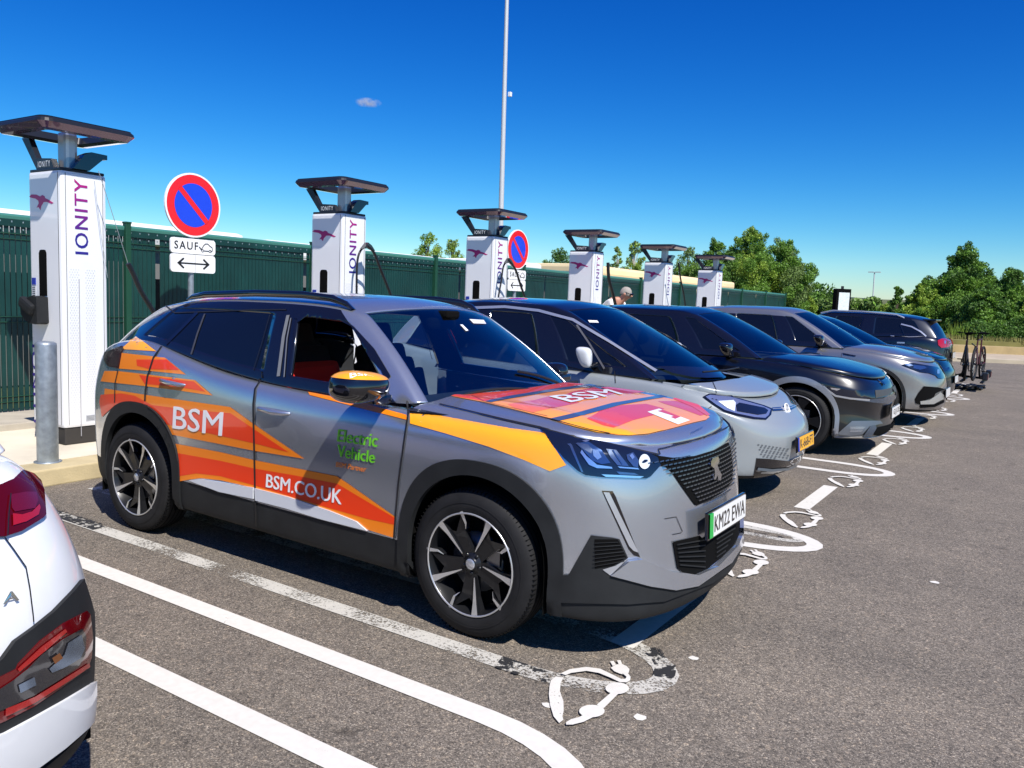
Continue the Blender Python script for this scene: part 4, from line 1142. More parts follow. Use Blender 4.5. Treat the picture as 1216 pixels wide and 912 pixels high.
# --- black crossover
def car_black():
    cy=6.25; T=place((-.32,cy,0)); root=empty('parked_car','black electric crossover with silver wheel arches and a pale bumper strip, third in the row','car',GRP,T)
    P=paint('black_pearl_paint',(.0015,.002,.004),metal=.0,rough=.3,flake=.02,dust=.012)
    belt=[(-2.2,1.04),(-1.7,1.07),(-.8,1.02),(0,1.0),(.8,1.005),(1.3,.985),(1.8,.925),(2.1,.87),(2.34,.79)]
    side=[(1.02,.93,.50,.16,.06),(.32,.31,.22,.06,-.02),(.22,.20,.12,-.04,-.12),(-.72,-.72,-.74,-.78,-.80),(-.82,-.82,-.84,-.88,-.90),(-1.4,-1.38,-1.33,-1.26,-1.24),(-1.7,-1.67,-1.58,-1.48,-1.45)]
    S=gen_spec(2.345,-2.28,.945,(1.50,-1.50),.365,.27,belt,1.30,.30,-2.05,-1.75,1.565,P,side=side,cwb=.30,low=mat('grey_lower_plastic',(.20,.20,.20),.5),lowz=.36,nose=[.16,.06,.01,0,.03,.02,.0,.02,.05,.09,.2],fcf=1.0,
        style=dict(kind='multi',n=5,w=(.04,.07),face=ALUD),bz=[(.9,1.02),(1.3,1.005),(1.8,.948),(2.1,.89),(2.34,.81)],crown=.05)
    S['archr']=(.385,.395); S['pillars']=(1,3); O=build_car(S,T,root); bv,full=split_bvh(O)
    arch_trim(root,S,T,bv,mat('satin_grey_arch',(.34,.36,.40),.32,metal=.6),.062,off=.012)
    K=crop(940,420,6.514)
    # nose panel + light bar
    b=MB(); px_patch(b,full,K([(245,255),(330,262),(480,285),(560,285),(640,282),(700,278),(772,262),(775,300),(730,330),(650,345),(560,345),(440,335),(350,318),(300,300)]),LAMPB,.008,3,mirror=cy)
    px_patch(b,full,K([(640,284),(700,280),(770,264),(773,300),(730,326),(645,342)]),mat('dark_mesh_panel',(.05,.05,.045),.5),.011,3,mirror=cy)
    px_patch(b,full,K([(300,262),(380,272),(350,285),(310,275)]),LENS,.010,3,mirror=cy)
    b.build('headlight',root,fix=False)
    b=MB(); px_line(b,full,K([(245,250),(285,285),(340,325),(450,345),(600,358)]),2.0,SILVT,.010,mirror=cy); px_patch(b,full,K([(450,338),(600,352),(700,345),(765,310),(775,303),(800,325),(800,360),(740,385),(640,378),(500,360)]),mat('blue_grey_bumper_strip',(.10,.13,.18),.25,metal=.6,coat=.6),.008,4,mirror=cy); b.build('bumper_strip',root,fix=False)
    b=MB(); px_patch(b,full,K([(350,620),(465,520),(680,518),(700,540),(600,560),(545,622),(450,632)]),mat('steel_bumper_vent',(.20,.22,.25),.35,metal=.7),.010,4,mirror=cy)
    for k in range(4): px_line(b,full,K([(450,568+k*11),(560-k*8,568+k*11)]),.6,SILVT,.013,mirror=cy)
    px_patch(b,full,K([(545,640),(600,560),(640,552),(648,575),(600,655),(560,660)]),mat('blue_grey_bumper_strip'),.014,4,mirror=cy)
    px_patch(b,full,K([(645,575),(740,552),(775,540),(760,590),(700,620),(620,650)]),DARKP,.010,4,mirror=cy)
    b.build('bumper_vent',root,fix=False)
    b=MB(); px_patch(b,full,K([(265,640),(540,640),(600,660),(700,625),(760,590),(720,640),(620,690),(500,712),(262,710)]),mat('silver_skid_trim',(.50,.49,.46),.35,metal=.6),.012,4,.01,mirror=cy); b.build('skid_trim',root,fix=False)
    plate(root,T,2.04+.32+.01,.47,'GJ J12E',mat('plate_white'),BLACKG,None)
    b=MB(); h=full.ray_cast(CAMP,ray(*K([(682,212)])[0]).normalized())
    if h[0] is not None: b.lathe([(.0001,.004),(.035,.004),(.045,.008),(.05,.0)],BLACKG,20,Matrix.Translation(h[0])@h[1].to_track_quat('Z','Y').to_matrix().to_4x4()@Matrix.Diagonal((1,1.5,1,1)))
    b.build('emblem',root,fix=False)
    for sd in (-1,1): wing(root,T,.72,1.03,1.09,BLACKG,sd)
    return root
# --- silver electric SUV
def car_silver():
    cy=9.45; T=place((.05,cy,0)); root=empty('parked_car','silver grey compact electric SUV with a dark oval grille, fourth in the row','car',GRP,T)
    P=paint('warm_silver_paint',(.34,.335,.33),metal=.75,rough=.3)
    belt=[(-2.1,1.10),(-1.7,1.16),(-.8,1.08),(0,1.045),(.7,1.04),(1.2,1.03),(1.6,.985),(1.9,.93),(2.2,.84)]
    side=[(.88,.80,.42,.10,.0),(.20,.19,.14,.02,-.05),(.10,.08,.02,-.10,-.16),(-.75,-.75,-.78,-.82,-.84),(-.86,-.86,-.88,-.92,-.94),(-1.3,-1.28,-1.22,-1.14,-1.12),(-1.6,-1.57,-1.48,-1.38,-1.35)]
    S=gen_spec(2.22,-2.18,.915,(1.365,-1.365),.355,.26,belt,1.14,.22,-1.98,-1.70,1.62,P,pillar=P,side=side,cwb=.26,low=PLAST,nose=[.2,.09,.03,.0,.0,.01,.03,.07,.12,.17,.28],fcf=1.1,style=dict(kind='multi',n=5,w=(.03,.06)))
    S['pillars']=(1,3); O=build_car(S,T,root); bv,full=split_bvh(O)
    arch_trim(root,S,T,bv,PLAST,.045,off=.006)
    K=crop(1000,400,7.6)
    b=MB(); px_patch(b,full,K([(535,255),(575,240),(640,238),(780,262),(860,275),(915,262),(925,300),(940,330),(935,372),(900,380),(860,375),(840,352),(780,330),(700,320),(620,290)]),LAMPB,.009,3,mirror=cy)
    px_patch(b,full,K([(560,250),(610,245),(640,262),(600,268)]),LENS,.012,3,mirror=cy); px_patch(b,full,K([(640,255),(740,268),(760,285),(700,300),(640,285)]),mat('lamp_bowl_blue'),.012,3,mirror=cy)
    px_patch(b,full,K([(850,300),(872,295),(872,335),(850,335)]),LENS,.012,3,mirror=cy)
    b.build('headlight',root,fix=False)
    b=MB(); px_patch(b,full,K([(735,445),(860,455),(920,470),(880,490),(840,510),(820,545),(740,575),(702,580),(698,610),(660,600),(655,560),(690,500)]),DARKP,.009,3,mirror=cy)
    px_patch(b,full,K([(702,580),(780,570),(840,530),(880,500),(915,530),(905,560),(820,605),(705,608)]),mat('silver_skid_trim'),.014,3,mirror=cy)
    px_patch(b,full,K([(700,610),(820,608),(915,565),(915,590),(830,630),(700,640)]),DARKP,.012,3,mirror=cy); b.build('bumper_intake',root,fix=False)
    plate(root,T,2.235,.47,'',mat('plate_white'),BLACKG)
    for sd in (-1,1): wing(root,T,.62,1.0,1.15,BLACKG,sd)
    b=MB(); dir_patch(b,bv,[(.93,.98),(1.12,.955),(1.10,.94),(.95,.955)],BLACKG,-1,T,off=.006,step=.03)
    dir_patch(b,bv,[(.90,.35),(.905,.35),(.925,1.02),(.92,1.02)],SEAL,-1,T,off=.003,step=.05); dir_patch(b,bv,[(-.06,.35),(-.055,.35),(-.03,1.02),(-.035,1.02)],SEAL,-1,T,off=.003,step=.05); b.build('fender_vent',root,fix=False)
    return root
def car_teal():
    cy=12.5; T=place((-.22,cy,0)); root=empty('parked_car','dark teal low saloon mostly hidden between the silver SUV and the black SUV','car',GRP,T)
    P=paint('dark_teal_paint',(.005,.020,.028),metal=.6,rough=.3,dust=.03)
    belt=[(-2.3,1.02),(-1.7,1.04),(-.8,.99),(0,.97),(.9,.975),(1.4,.95),(1.9,.87),(2.3,.76)]
    side=[(1.02,.95,.5,.14,.04),(.28,.27,.2,.05,-.02),(.18,.16,.1,-.04,-.1),(-.75,-.75,-.78,-.82,-.84),(-.86,-.86,-.88,-.92,-.94),(-1.4,-1.38,-1.3,-1.2,-1.18),(-1.7,-1.67,-1.58,-1.48,-1.45)]
    S=gen_spec(2.35,-2.35,.93,(1.45,-1.45),.35,.25,belt,1.30,.28,-2.1,-1.6,1.50,P,side=side,cwb=.28,low=PLAST,fcf=1.0)
    S['pillars']=(1,3); O=build_car(S,T,root); bv,full=split_bvh(O); arch_trim(root,S,T,bv,P,.03,off=.002)
    for sd in (-1,1): wing(root,T,.72,1.0,1.08,P,sd)
    plate(root,T,2.36,.47,'',mat('plate_white'),BLACKG)
    b=MB()
    dir_patch(b,bv,[(1.95,.62),(2.2,.60),(2.28,.68),(2.0,.72)],LAMPB,-1,T,off=.006,step=.03,both=True); b.build('headlight',root,fix=False)
    return root
# --- reversed dark SUV: local +x is its front, so it is turned round
def car_dark_suv():
    cy=16.0; T=place((-.62,cy,0),PI); root=empty('parked_car','dark blue SUV seen from its tail with silver roof rails and a cycle rack behind','car',GRP,T)
    P=paint('midnight_blue_paint',(.005,.008,.018),metal=.4,rough=.3,dust=.02)
    belt=[(-2.3,1.10),(-1.9,1.14),(-1.0,1.08),(0,1.05),(.8,1.06),(1.3,1.08),(1.8,1.04),(2.1,.98),(2.38,.90)]
    side=[(.90,.83,.46,.16,.06),(.26,.25,.2,.08,.02),(.16,.14,.08,-.02,-.06),(-.70,-.70,-.72,-.74,-.75),(-.82,-.82,-.83,-.85,-.86),(-1.55,-1.52,-1.42,-1.32,-1.28),(-1.8,-1.78,-1.72,-1.62,-1.58)]
    S=gen_spec(2.40,-2.38,.945,(1.40,-1.38),.37,.25,belt,1.15,.32,-2.24,-1.98,1.60,P,side=side,cwb=.26,low=PLAST,fcf=1.0,rt=[(-2.0,1.42),(-1.6,1.50),(-.6,1.555),(0,1.55),(.32,1.49)],crt=.14,crb=.12,
       ytop=[(-2.0,.56),(-1.5,.66),(-.4,.68),(.3,.66)])
    S['pillars']=(1,3); O=build_car(S,T,root); bv,full=split_bvh(O); arch_trim(root,S,T,bv,PLAST,.05,off=.006)
    K=crop(970,330,6.4); K2=crop(1080,370,8.294)
    b=MB(); px_patch(b,full,K2([(275,285),(320,268),(400,268),(428,290),(415,325),(380,350),(310,358),(280,330)]),REDLB,.012,3,.01,mirror=cy)
    px_patch(b,full,K2([(335,290),(352,288),(352,322),(338,318)]),LENS,.015,3,mirror=cy); px_patch(b,full,K2([(362,290),(375,290),(375,320),(365,322)]),LENS,.015,3,mirror=cy)
    b.build('tail_light',root,fix=False)
    b=MB()
    for sd in (-1,1):
        b.tube([T@Vector((x,sd*tab([(-2.0,.58),(-1.2,.68),(.2,.68)],x),z)) for x,z in ((-1.45,1.50),(-1.3,1.56),(-.6,1.60),(0,1.595),(.25,1.53))],.018,SILVT,8)
    b.build('roof_rail',root)
    b=MB()
    px_line(b,full,K([(640,352),(720,372),(790,410),(830,445)]),1.4,SILVT,.012,mirror=cy); px_line(b,full,K([(830,447),(700,450),(560,440)]),.6,SILVT,.008,mirror=cy)
    px_line(b,full,K([(632,350),(668,440)]),1.2,P,.012,mirror=cy); b.build('window_trim',root,fix=False)
    b=MB(); px_line(b,full,K([(610,492),(668,494)]),1.6,SILVT,.02,mirror=cy); b.build('door_handle',root,fix=False)
    b=MB(); x=-2.02; b.box((x+.10,0,1.475),(.26,1.06,.035),P,T=T,bev=.012); b.build('tail_spoiler',root)
    b=MB(); b.tube([T@Vector(p) for p in ((-2.3,0,.33),(-2.5,0,.33),(-2.58,0,.36),(-2.6,0,.43))],.022,DARKP,8); b.build('tow_bar',root)
    plate(root,T@Matrix.Rotation(PI,4,'Z'),2.40,.75,'',mat('plate_white'),BLACKG,None)
    for sd in (-1,1): wing(root,T,.66,1.03,1.16,P,sd)
    return root
# --- white crossover, tail corner only
def car_white():
    cy=-3.385; T=place((-.56,cy,0),PI); root=empty('parked_car','white crossover with red tail lamps and black cladding, its tail nearest the viewer','car',GRP,T)
    P=paint('white_paint',(.78,.79,.80),metal=.0,rough=.4,flake=.01)
    belt=[(-2.1,1.00),(-1.7,1.10),(-.8,1.03),(0,1.0),(.8,1.0),(1.3,.98),(1.7,.93),(2.05,.86)]
    side=[(.86,.78,.42,.10,.0),(.20,.19,.14,.02,-.05),(.10,.08,.02,-.10,-.16),(-.65,-.65,-.68,-.72,-.74),(-.76,-.76,-.78,-.82,-.84),(-1.2,-1.18,-1.12,-1.04,-1.02),(-1.42,-1.38,-1.26,-1.14,-1.10)]
    S=gen_spec(2.08,-2.08,.90,(1.30,-1.30),.335,.23,belt,1.06,.20,-1.80,-1.40,1.53,P,side=side,cwb=.26,low=PLAST,fcf=1.0,crb=.2,tum=.15)
    S['pillars']=(1,3); O=build_car(S,T,root); bv,full=split_bvh(O); arch_trim(root,S,T,bv,PLAST,.07,off=.012)
    J=crop(0,540,4.56); J2=crop(0,700,4.302)
    b=MB(); ex=[(-60,220),(-60,120)]
    px_patch(b,full,J([(-60,190),(0,172),(60,145),(112,95),(170,115),(205,150),(222,200),(232,330),(215,350),(100,420),(15,448),(-60,450)]),mat('dark_red_tail_lens',(.07,.001,.002),.06,coat=.25,spec=.3),.010,6,.012,rimmat=mat('dark_red_tail_lens'))
    px_patch(b,full,J([(48,330),(100,335),(150,320),(190,280),(195,300),(185,335),(120,372),(50,392)]),REDLB,.013,5); px_patch(b,full,J([(40,230),(120,215),(175,215),(185,260),(170,300),(60,320),(45,300)]),REDL,.012,5)
    b.build('tail_light',root,fix=False)
    b=MB(); clad=J2([(-60,380),(0,345),(60,270),(160,195),(260,110),(365,0),(405,-40),(425,30),(460,130),(485,240),(500,350),(503,460),(500,600),(480,760),(300,950),(-60,1000)])
    px_patch(b,full,J2([(-60,400),(0,345),(60,262),(158,192),(262,108),(362,5),(408,-50),(440,50),(470,160),(490,270),(500,420),(494,600),(470,470),(430,490),(300,570),(140,680),(0,755),(-60,780)]),PLAST,.012,6,.012)
    px_patch(b,full,J2([(150,950),(300,830),(420,720),(480,650),(498,600),(500,750),(490,950)]),PLAST,.012,6,.012)
    b.build('bumper_cladding',root,fix=False)
    b=MB()
    px_patch(b,full,J2([(-60,460),(60,400),(70,375),(180,260),(300,170),(415,112),(432,130),(445,250),(438,350),(420,400),(340,460),(150,590),(0,665),(-60,690)]),REDL,.015,5,.010)
    px_patch(b,full,J2([(-60,520),(40,455),(110,400),(180,330),(290,250),(385,200),(405,240),(400,330),(370,385),(280,450),(140,535),(0,600),(-60,620)]),mat('smoked_clear_lens',(.02,.02,.024),.08,coat=1),.018,5)
    px_patch(b,full,J2([(310,270),(375,230),(392,300),(370,350),(300,390),(230,420),(215,400),(290,330)]),mat('lamp_reflector_silver'),.021,5); px_patch(b,full,J2([(225,345),(262,320),(280,345),(240,375)]),mat('amber_bulb',(.16,.05,.01),.2),.023,4)
    px_patch(b,full,J2([(60,480),(140,440),(150,480),(70,520)]),mat('lamp_reflector_silver'),.021,5)
    px_patch(b,full,J2([(60,400),(180,290),(300,200),(310,215),(200,310),(70,415)]),REDLB,.018,5); px_patch(b,full,J2([(0,600),(150,540),(420,375),(425,395),(150,570),(0,640)]),REDLB,.018,5)
    b.build('rear_fog_lamp',root,fix=False)
    b=MB(); px_line(b,full,J([(15,450),(60,510),(130,610),(150,720),(168,860),(172,905)]),1.2,SEAL,.006); px_line(b,full,J([(38,225),(25,330),(18,448)]),1.0,SEAL,.014)
    b.build('panel_gaps',root,fix=False)
    b=MB(); px_text(b,full,'KONA',[(-92,741),(20,713),(20,700),(-92,728)],CHROME,.006,bold=.02,spacing=1.4); b.build('chrome_lettering',root)
    b=MB(); px_patch(b,full,J2([(-60,745),(0,722),(140,648),(300,560),(440,478),(470,462),(484,480),(488,580),(470,640),(420,700),(300,800),(120,930),(-60,1010)]),P,.02,6,.012); b.build('lower_bumper_panel',root,fix=False)
    return root
root,S,O,body,full=build_main()
detail_main(root,S,O,body,full)
import traceback
for f in (car_light,car_black,car_silver,car_teal,car_dark_suv,car_white):
    f()
# ------------------------------------------------------------------ the place
def tex_coord(N): return N.new('ShaderNodeTexCoord')
def asphalt_mat():
    m,N,L,b=nodes_of('asphalt_coarse'); tc=N.new('ShaderNodeTexCoord')
    def noise(sc,det=3,r=.6):
        n=N.new('ShaderNodeTexNoise'); n.inputs['Scale'].default_value=sc; n.inputs['Detail'].default_value=det; n.inputs['Roughness'].default_value=r; L.new(tc.outputs['Object'],n.inputs['Vector']); return n
    def ramp(src,stops):
        r=N.new('ShaderNodeValToRGB'); e=r.color_ramp.elements
        while len(e)<len(stops): e.new(.5)
        for k,(p,c) in enumerate(stops): e[k].position=p; e[k].color=(*c,1)
        L.new(src,r.inputs[0]); return r
    # stones: voronoi cells coloured at random, tar between
    v=N.new('ShaderNodeTexVoronoi'); v.inputs['Scale'].default_value=215; L.new(tc.outputs['Object'],v.inputs['Vector'])
    sp=N.new('ShaderNodeSeparateColor'); L.new(v.outputs['Color'],sp.inputs[0])
    st=ramp(sp.outputs[0],[(0,(.075,.066,.057)),(.3,(.14,.123,.104)),(.62,(.19,.165,.136)),(.86,(.255,.22,.180)),(1,(.40,.355,.295))])
    v2=N.new('ShaderNodeTexVoronoi'); v2.inputs['Scale'].default_value=85; L.new(tc.outputs['Object'],v2.inputs['Vector'])
    sp2=N.new('ShaderNodeSeparateColor'); L.new(v2.outputs['Color'],sp2.inputs[0])
    st2=ramp(sp2.outputs[1],[(0,(.62,.62,.62)),(.12,(.88,.88,.88)),(.6,(1,1,1)),(.93,(1.12,1.1,1.06)),(1,(1.5,1.42,1.32))])
    mx=N.new('ShaderNodeMix'); mx.data_type='RGBA'; mx.blend_type='MULTIPLY'; mx.inputs[0].default_value=1; L.new(st.outputs[0],mx.inputs[6]); L.new(st2.outputs[0],mx.inputs[7])
    n1=noise(1.1,6); r1=ramp(n1.outputs[0],[(.3,(.86,.86,.87)),(.7,(1.1,1.09,1.07))])
    n3=noise(9,5); r3=ramp(n3.outputs[0],[(.25,(.86,.86,.86)),(.75,(1.1,1.1,1.1))])
    m2=N.new('ShaderNodeMix'); m2.data_type='RGBA'; m2.blend_type='MULTIPLY'; m2.inputs[0].default_value=1; L.new(mx.outputs[2],m2.inputs[6]); L.new(r1.outputs[0],m2.inputs[7])
    m3=N.new('ShaderNodeMix'); m3.data_type='RGBA'; m3.blend_type='MULTIPLY'; m3.inputs[0].default_value=1; L.new(m2.outputs[2],m3.inputs[6]); L.new(r3.outputs[0],m3.inputs[7])
    # long shallow tyre tracks and dark stains
    mp=N.new('ShaderNodeMapping'); mp.inputs['Scale'].default_value=(.12,1.3,1); L.new(tc.outputs['Object'],mp.inputs['Vector'])
    n4=N.new('ShaderNodeTexNoise'); n4.inputs['Scale'].default_value=1.0; n4.inputs['Detail'].default_value=3; L.new(mp.outputs[0],n4.inputs['Vector']); r4=ramp(n4.outputs[0],[(.35,(.9,.9,.9)),(.6,(1.04,1.03,1.02))])
    n5=noise(2.6,2); r5=ramp(n5.outputs[0],[(.24,(.55,.55,.55)),(.30,(1,1,1))])
    m4=N.new('ShaderNodeMix'); m4.data_type='RGBA'; m4.blend_type='MULTIPLY'; m4.inputs[0].default_value=1; L.new(m3.outputs[2],m4.inputs[6]); L.new(r4.outputs[0],m4.inputs[7])
    m5=N.new('ShaderNodeMix'); m5.data_type='RGBA'; m5.blend_type='MULTIPLY'; m5.inputs[0].default_value=1; L.new(m4.outputs[2],m5.inputs[6]); L.new(r5.outputs[0],m5.inputs[7])
    L.new(m5.outputs[2],b.inputs['Base Color']); b.inputs['Roughness'].default_value=.9; b.inputs['Specular IOR Level'].default_value=.3
    bp=N.new('ShaderNodeBump'); bp.inputs['Strength'].default_value=.55; bp.inputs['Distance'].default_value=.006; L.new(v.outputs['Distance'],bp.inputs['Height']); bp.invert=True
    L.new(bp.outputs[0],b.inputs['Normal']); return m
def worn_paint(name,col,lo,hi,scale=55):
    """road paint worn through to the stones: holes follow a noise"""
    m,N,L,b=nodes_of(name); tc=N.new('ShaderNodeTexCoord')
    n=N.new('ShaderNodeTexNoise'); n.inputs['Scale'].default_value=scale; n.inputs['Detail'].default_value=6; n.inputs['Roughness'].default_value=.7; L.new(tc.outputs['Object'],n.inputs['Vector'])
    n2=N.new('ShaderNodeTexNoise'); n2.inputs['Scale'].default_value=2.2; n2.inputs['Detail'].default_value=4; L.new(tc.outputs['Object'],n2.inputs['Vector'])
    ad=N.new('ShaderNodeMath'); ad.operation='ADD'; L.new(n.outputs[0],ad.inputs[0]); L.new(n2.outputs[0],ad.inputs[1])
    r=N.new('ShaderNodeMapRange'); r.inputs['From Min'].default_value=lo; r.inputs['From Max'].default_value=hi; L.new(ad.outputs[0],r.inputs['Value'])
    b.inputs['Base Color'].default_value=(*col,1); b.inputs['Roughness'].default_value=.75
    nn=N.new('ShaderNodeTexNoise'); nn.inputs['Scale'].default_value=30; nn.inputs['Detail'].default_value=6; L.new(tc.outputs['Object'],nn.inputs['Vector'])
    rr=N.new('ShaderNodeMapRange'); rr.inputs['To Min'].default_value=.82; rr.inputs['To Max'].default_value=1.05; L.new(nn.outputs[0],rr.inputs['Value'])
    h=N.new('ShaderNodeVectorMath'); h.operation='SCALE'; h.inputs[0].default_value=col; L.new(rr.outputs[0],h.inputs['Scale']); L.new(h.outputs[0],b.inputs['Base Color'])
    L.new(r.outputs[0],b.inputs['Alpha']); return m
PAINT=worn_paint('road_paint_white',(.66,.635,.58),.66,.74,80)
WORN=worn_paint('worn_road_paint',(.52,.50,.45),.90,1.00,80)
TAR=worn_paint('black_overpaint',(.02,.02,.021),1.0,1.05,26)
def sheet(pts,z,m,bag):
    tri=geometry.tessellate_polygon([[Vector((p[0],p[1],0)) for p in pts]])
    V=[Vector((p[0],p[1],z)) for p in pts]; F=[]
    for t in tri:
        n=(V[t[1]]-V[t[0]]).cross(V[t[2]]-V[t[0]]); F.append(list(t) if n.z>0 else list(t)[::-1])
    bag.add(V,F,m)
def strip(pts,w,z,m,bag):
    P=[Vector((p[0],p[1])) for p in pts]; A=[];B=[]
    for i in range(len(P)):
        d=(P[min(i+1,len(P)-1)]-P[max(i-1,0)]).normalized(); n=Vector((-d.y,d.x))*w/2; A.append(P[i]+n);B.append(P[i]-n)
    V=[Vector((p.x,p.y,z)) for p in A+B]; n=len(A); bag.add(V,[(n+i,n+i+1,i+1,i) for i in range(n-1)],m)
def loop_path(yc,x0=-2.55,xt=2.2,h=.27,n=14):
    r=h; L_=[(x0,yc-h)]+[(x0+(xt-r*1.9-x0)*k/20,yc-h) for k in range(1,21)]
    L_+=[(xt-r*1.9+r*1.9*math.sin(PI*k/n),yc-h*math.cos(PI*k/n)) for k in range(1,n)]
    return L_+[(xt-r*1.9-(xt-r*1.9-x0)*k/20,yc+h) for k in range(21)]
# ground
SLOPE=.0178
def gz(y): return 0 if y<30 else SLOPE*(y-30)
GRASSM=mat('dry_grass_ground',(.10,.11,.035),.95,noise=(.6,.4,8),bump=(12,.5))
b=MB(); V=[];F=[]; xs=[-3000,-400,-60,-5.0,60,400,3000]; ys=[-3000,-200,0,30,60,150,500,3500]
for y in ys:
    for x in xs: V.append(Vector((x,y,gz(y)-.03 + (0 if abs(x)<60 else 0))))
n=len(xs)
for i in range(len(ys)-1):
    for j in range(n-1): F.append((i*n+j,i*n+j+1,(i+1)*n+j+1,(i+1)*n+j))
b.add(V,F,GRASSM); tag(b.build('ground',fix=False),kind='structure')
ASPH=asphalt_mat()
b=MB(); k0=on_z(1216,433); k1=on_z(1080,428)
b.add([(-2.83,-40,0),(60,-40,0),(60,30.2+57*.12,0),(2.8,30.2,0),(-2.83,27.6,0)],[(0,1,2,3,4)],ASPH); tag(b.build('car_park_surface',fix=False),kind='structure')
# far road strip beyond kerb is verge
CONC=mat('pale_concrete_paving',(.62,.56,.44),.85,noise=(2.2,.16,8),bump=(120,.12))
KERB=mat('kerb_stone',(.46,.38,.22),.88,noise=(3.5,.22,8),bump=(60,.2))
b=MB(); b.box((-2.98,6.5,.063),(.30,60,.134),KERB,bev=.012); tag(b.build('kerb',fix=False),kind='structure')
b=MB(); b.box((-3.93,6.5,.05),(1.60,60,.16),CONC)
for k in range(-8,14):
    yy=k*2.4+.7; b.box((-3.93,yy,.1302),(1.6,.008,.002),mat('paving_joint',(.2,.18,.14),.9))
tag(b.build('pavement',fix=False),kind='structure')
b=MB(); b.box((-5.2,6.5,.115),(1.0,60,.16),mat('ledge_concrete',(.40,.36,.29),.9,noise=(3,.2,8)),bev=.01); tag(b.build('fence_ledge',fix=False),kind='structure')
# far kerb + verge + low stone bank
b=MB(); A=Vector((1.2,28.3,0)); B=Vector((2.85,30.1,0)); dirn=(B-A).normalized()
P0=Vector((-2.0,27.6,0)); P1=Vector((3.0,30.3,0)); P2=Vector((30,33.5,0)); P3=Vector((60,37,0))
def bank(bag,offs,z0,z1,m):
    pts=[P0,P1,P2,P3]; V=[]
    for o,z in ((offs[0],z0),(offs[0],z1),(offs[1],z1+.02),(offs[1],z0)):
        V+=[p+Vector((-.05*o,o,z)) for p in pts]
    n=4; F=[]
    for r in range(3):
        for i in range(3): F.append((r*n+i,r*n+i+1,(r+1)*n+i+1,(r+1)*n+i))
    bag.add(V,F,m)
bank(b,(0,.35),-.02,.13,mat('kerb_far',(.42,.36,.26),.9,noise=(2,.2,6))); tag(b.build('far_kerb',fix=False),kind='structure')
b=MB(); bank(b,(.34,5.5),-.02,.11,mat('far_gravel_path',(.40,.33,.24),.95,noise=(1.5,.2,8))); tag(b.build('far_path',fix=False),kind='structure')
b=MB(); bank(b,(5.4,6.2),-.02,.42,mat('ochre_bank',(.36,.27,.13),.95,noise=(1.5,.3,8))); tag(b.build('earth_bank',fix=False),kind='structure')
b=MB(); bank(b,(6.0,14),.0,.62,mat('verge_grass',(.16,.15,.045),.95,noise=(1.2,.45,8),bump=(9,.6))); tag(b.build('grass_verge',fix=False),kind='structure')
# ridge of far hills
b=MB(); V=[];F=[]; N_=60; 
for i in range(N_+1):
    px=700+i*12; d=ray(px,356.3-.0*px); s=1700/d.y
    top=CAMP+ray(px,(352.5 if px>930 else 356)+2.2*math.sin(px*.013)+1.2*math.sin(px*.041+1)+ (px-1000)*.036)*s
    V+=[Vector((top.x,top.y,-30)),top,Vector((top.x-60,top.y+700,top.z-40))]
for i in range(N_): F+=[(3*i,3*i+3,3*i+4,3*i+1),(3*i+1,3*i+4,3*i+5,3*i+2)]
b.add(V,F,mat('wooded_hill',(.05,.085,.10),.95,noise=(.01,.3,8))); tag(b.build('hills',fix=False),kind='structure')
# road markings, one structure per kind of mark
loops=[-1.66,1.74,4.80,7.80,10.86,13.98,17.3]
for i,yc in enumerate(loops):
    b=MB(); strip(loop_path(yc,xt=2.30 if i==0 else 2.24),.105,.004,PAINT,b); o=b.build('bay_line',fix=False); tag(o,kind='structure')
b=MB(); strip(loop_path(-.70,xt=2.2,h=.28),.105,.004,WORN,b); strip(loop_path(1.84,xt=2.12,h=.08,x0=.4),.07,.0028,WORN,b)
for (x0,y0,x1,y1,w) in ((-2.5,-.96,-1.5,-.97,.11),(1.55,-.985,1.85,-.99,.11)): strip([(x0+(x1-x0)*k/6,y0+(y1-y0)*k/6) for k in range(7)],w,.0075,TAR,b)
strip([(2.02,-.45),(2.1,-.5),(2.16,-.58),(2.19,-.68)],.09,.0075,TAR,b); strip([(1.2,1.72),(1.7,1.77),(2.02,1.80)],.11,.0015,TAR,b)
tag(b.build('worn_bay_line',fix=False),kind='structure')
for yc in (.03,3.28,6.36,9.42,12.45,15.6):
    b=MB(); sheet([(1.845,yc-.52),(1.965,yc-.52),(1.965,yc+.52),(1.845,yc+.52)],.0042,PAINT,b); tag(b.build('bay_dash',fix=False),kind='structure')
SX=crop(640,740,6.08)
def ell(cx,cy,a,c,n=20): return [(cx+a*math.cos(2*PI*k/n),cy+c*math.sin(2*PI*k/n)) for k in range(n)]
sym_polys=[[(95,420),(130,392),(185,400),(165,440),(160,500),(185,570),(187,640),(178,680),(185,705),(155,728),(115,680),(90,600),(80,520),(85,460)],
 [(525,330),(560,308),(600,300),(640,318),(660,340),(655,365),(620,380),(590,372),(550,355)],[(520,285),(545,280),(562,306),(540,318)],[(570,278),(595,275),(606,302),(584,310)],
 ell(572,480,85,42),[(535,505),(580,520),(475,625),(425,600)],ell(390,646,92,45),[(340,668),(400,690),(330,725),(250,745),(205,745),(205,728),(240,706),(300,690)],
 [(165,375),(230,345),(350,328),(450,342),(540,385),(600,415),(630,415),(640,400),(610,375),(640,362),(668,400),(665,425),(640,440),(590,438),(520,405),(440,372),(350,357),(240,372),(200,388)]]
SC=Vector((1.985,-.95))
symg=[[ (on_z(*p).x-SC.x,on_z(*p).y-SC.y) for p in SX(q)] for q in sym_polys]
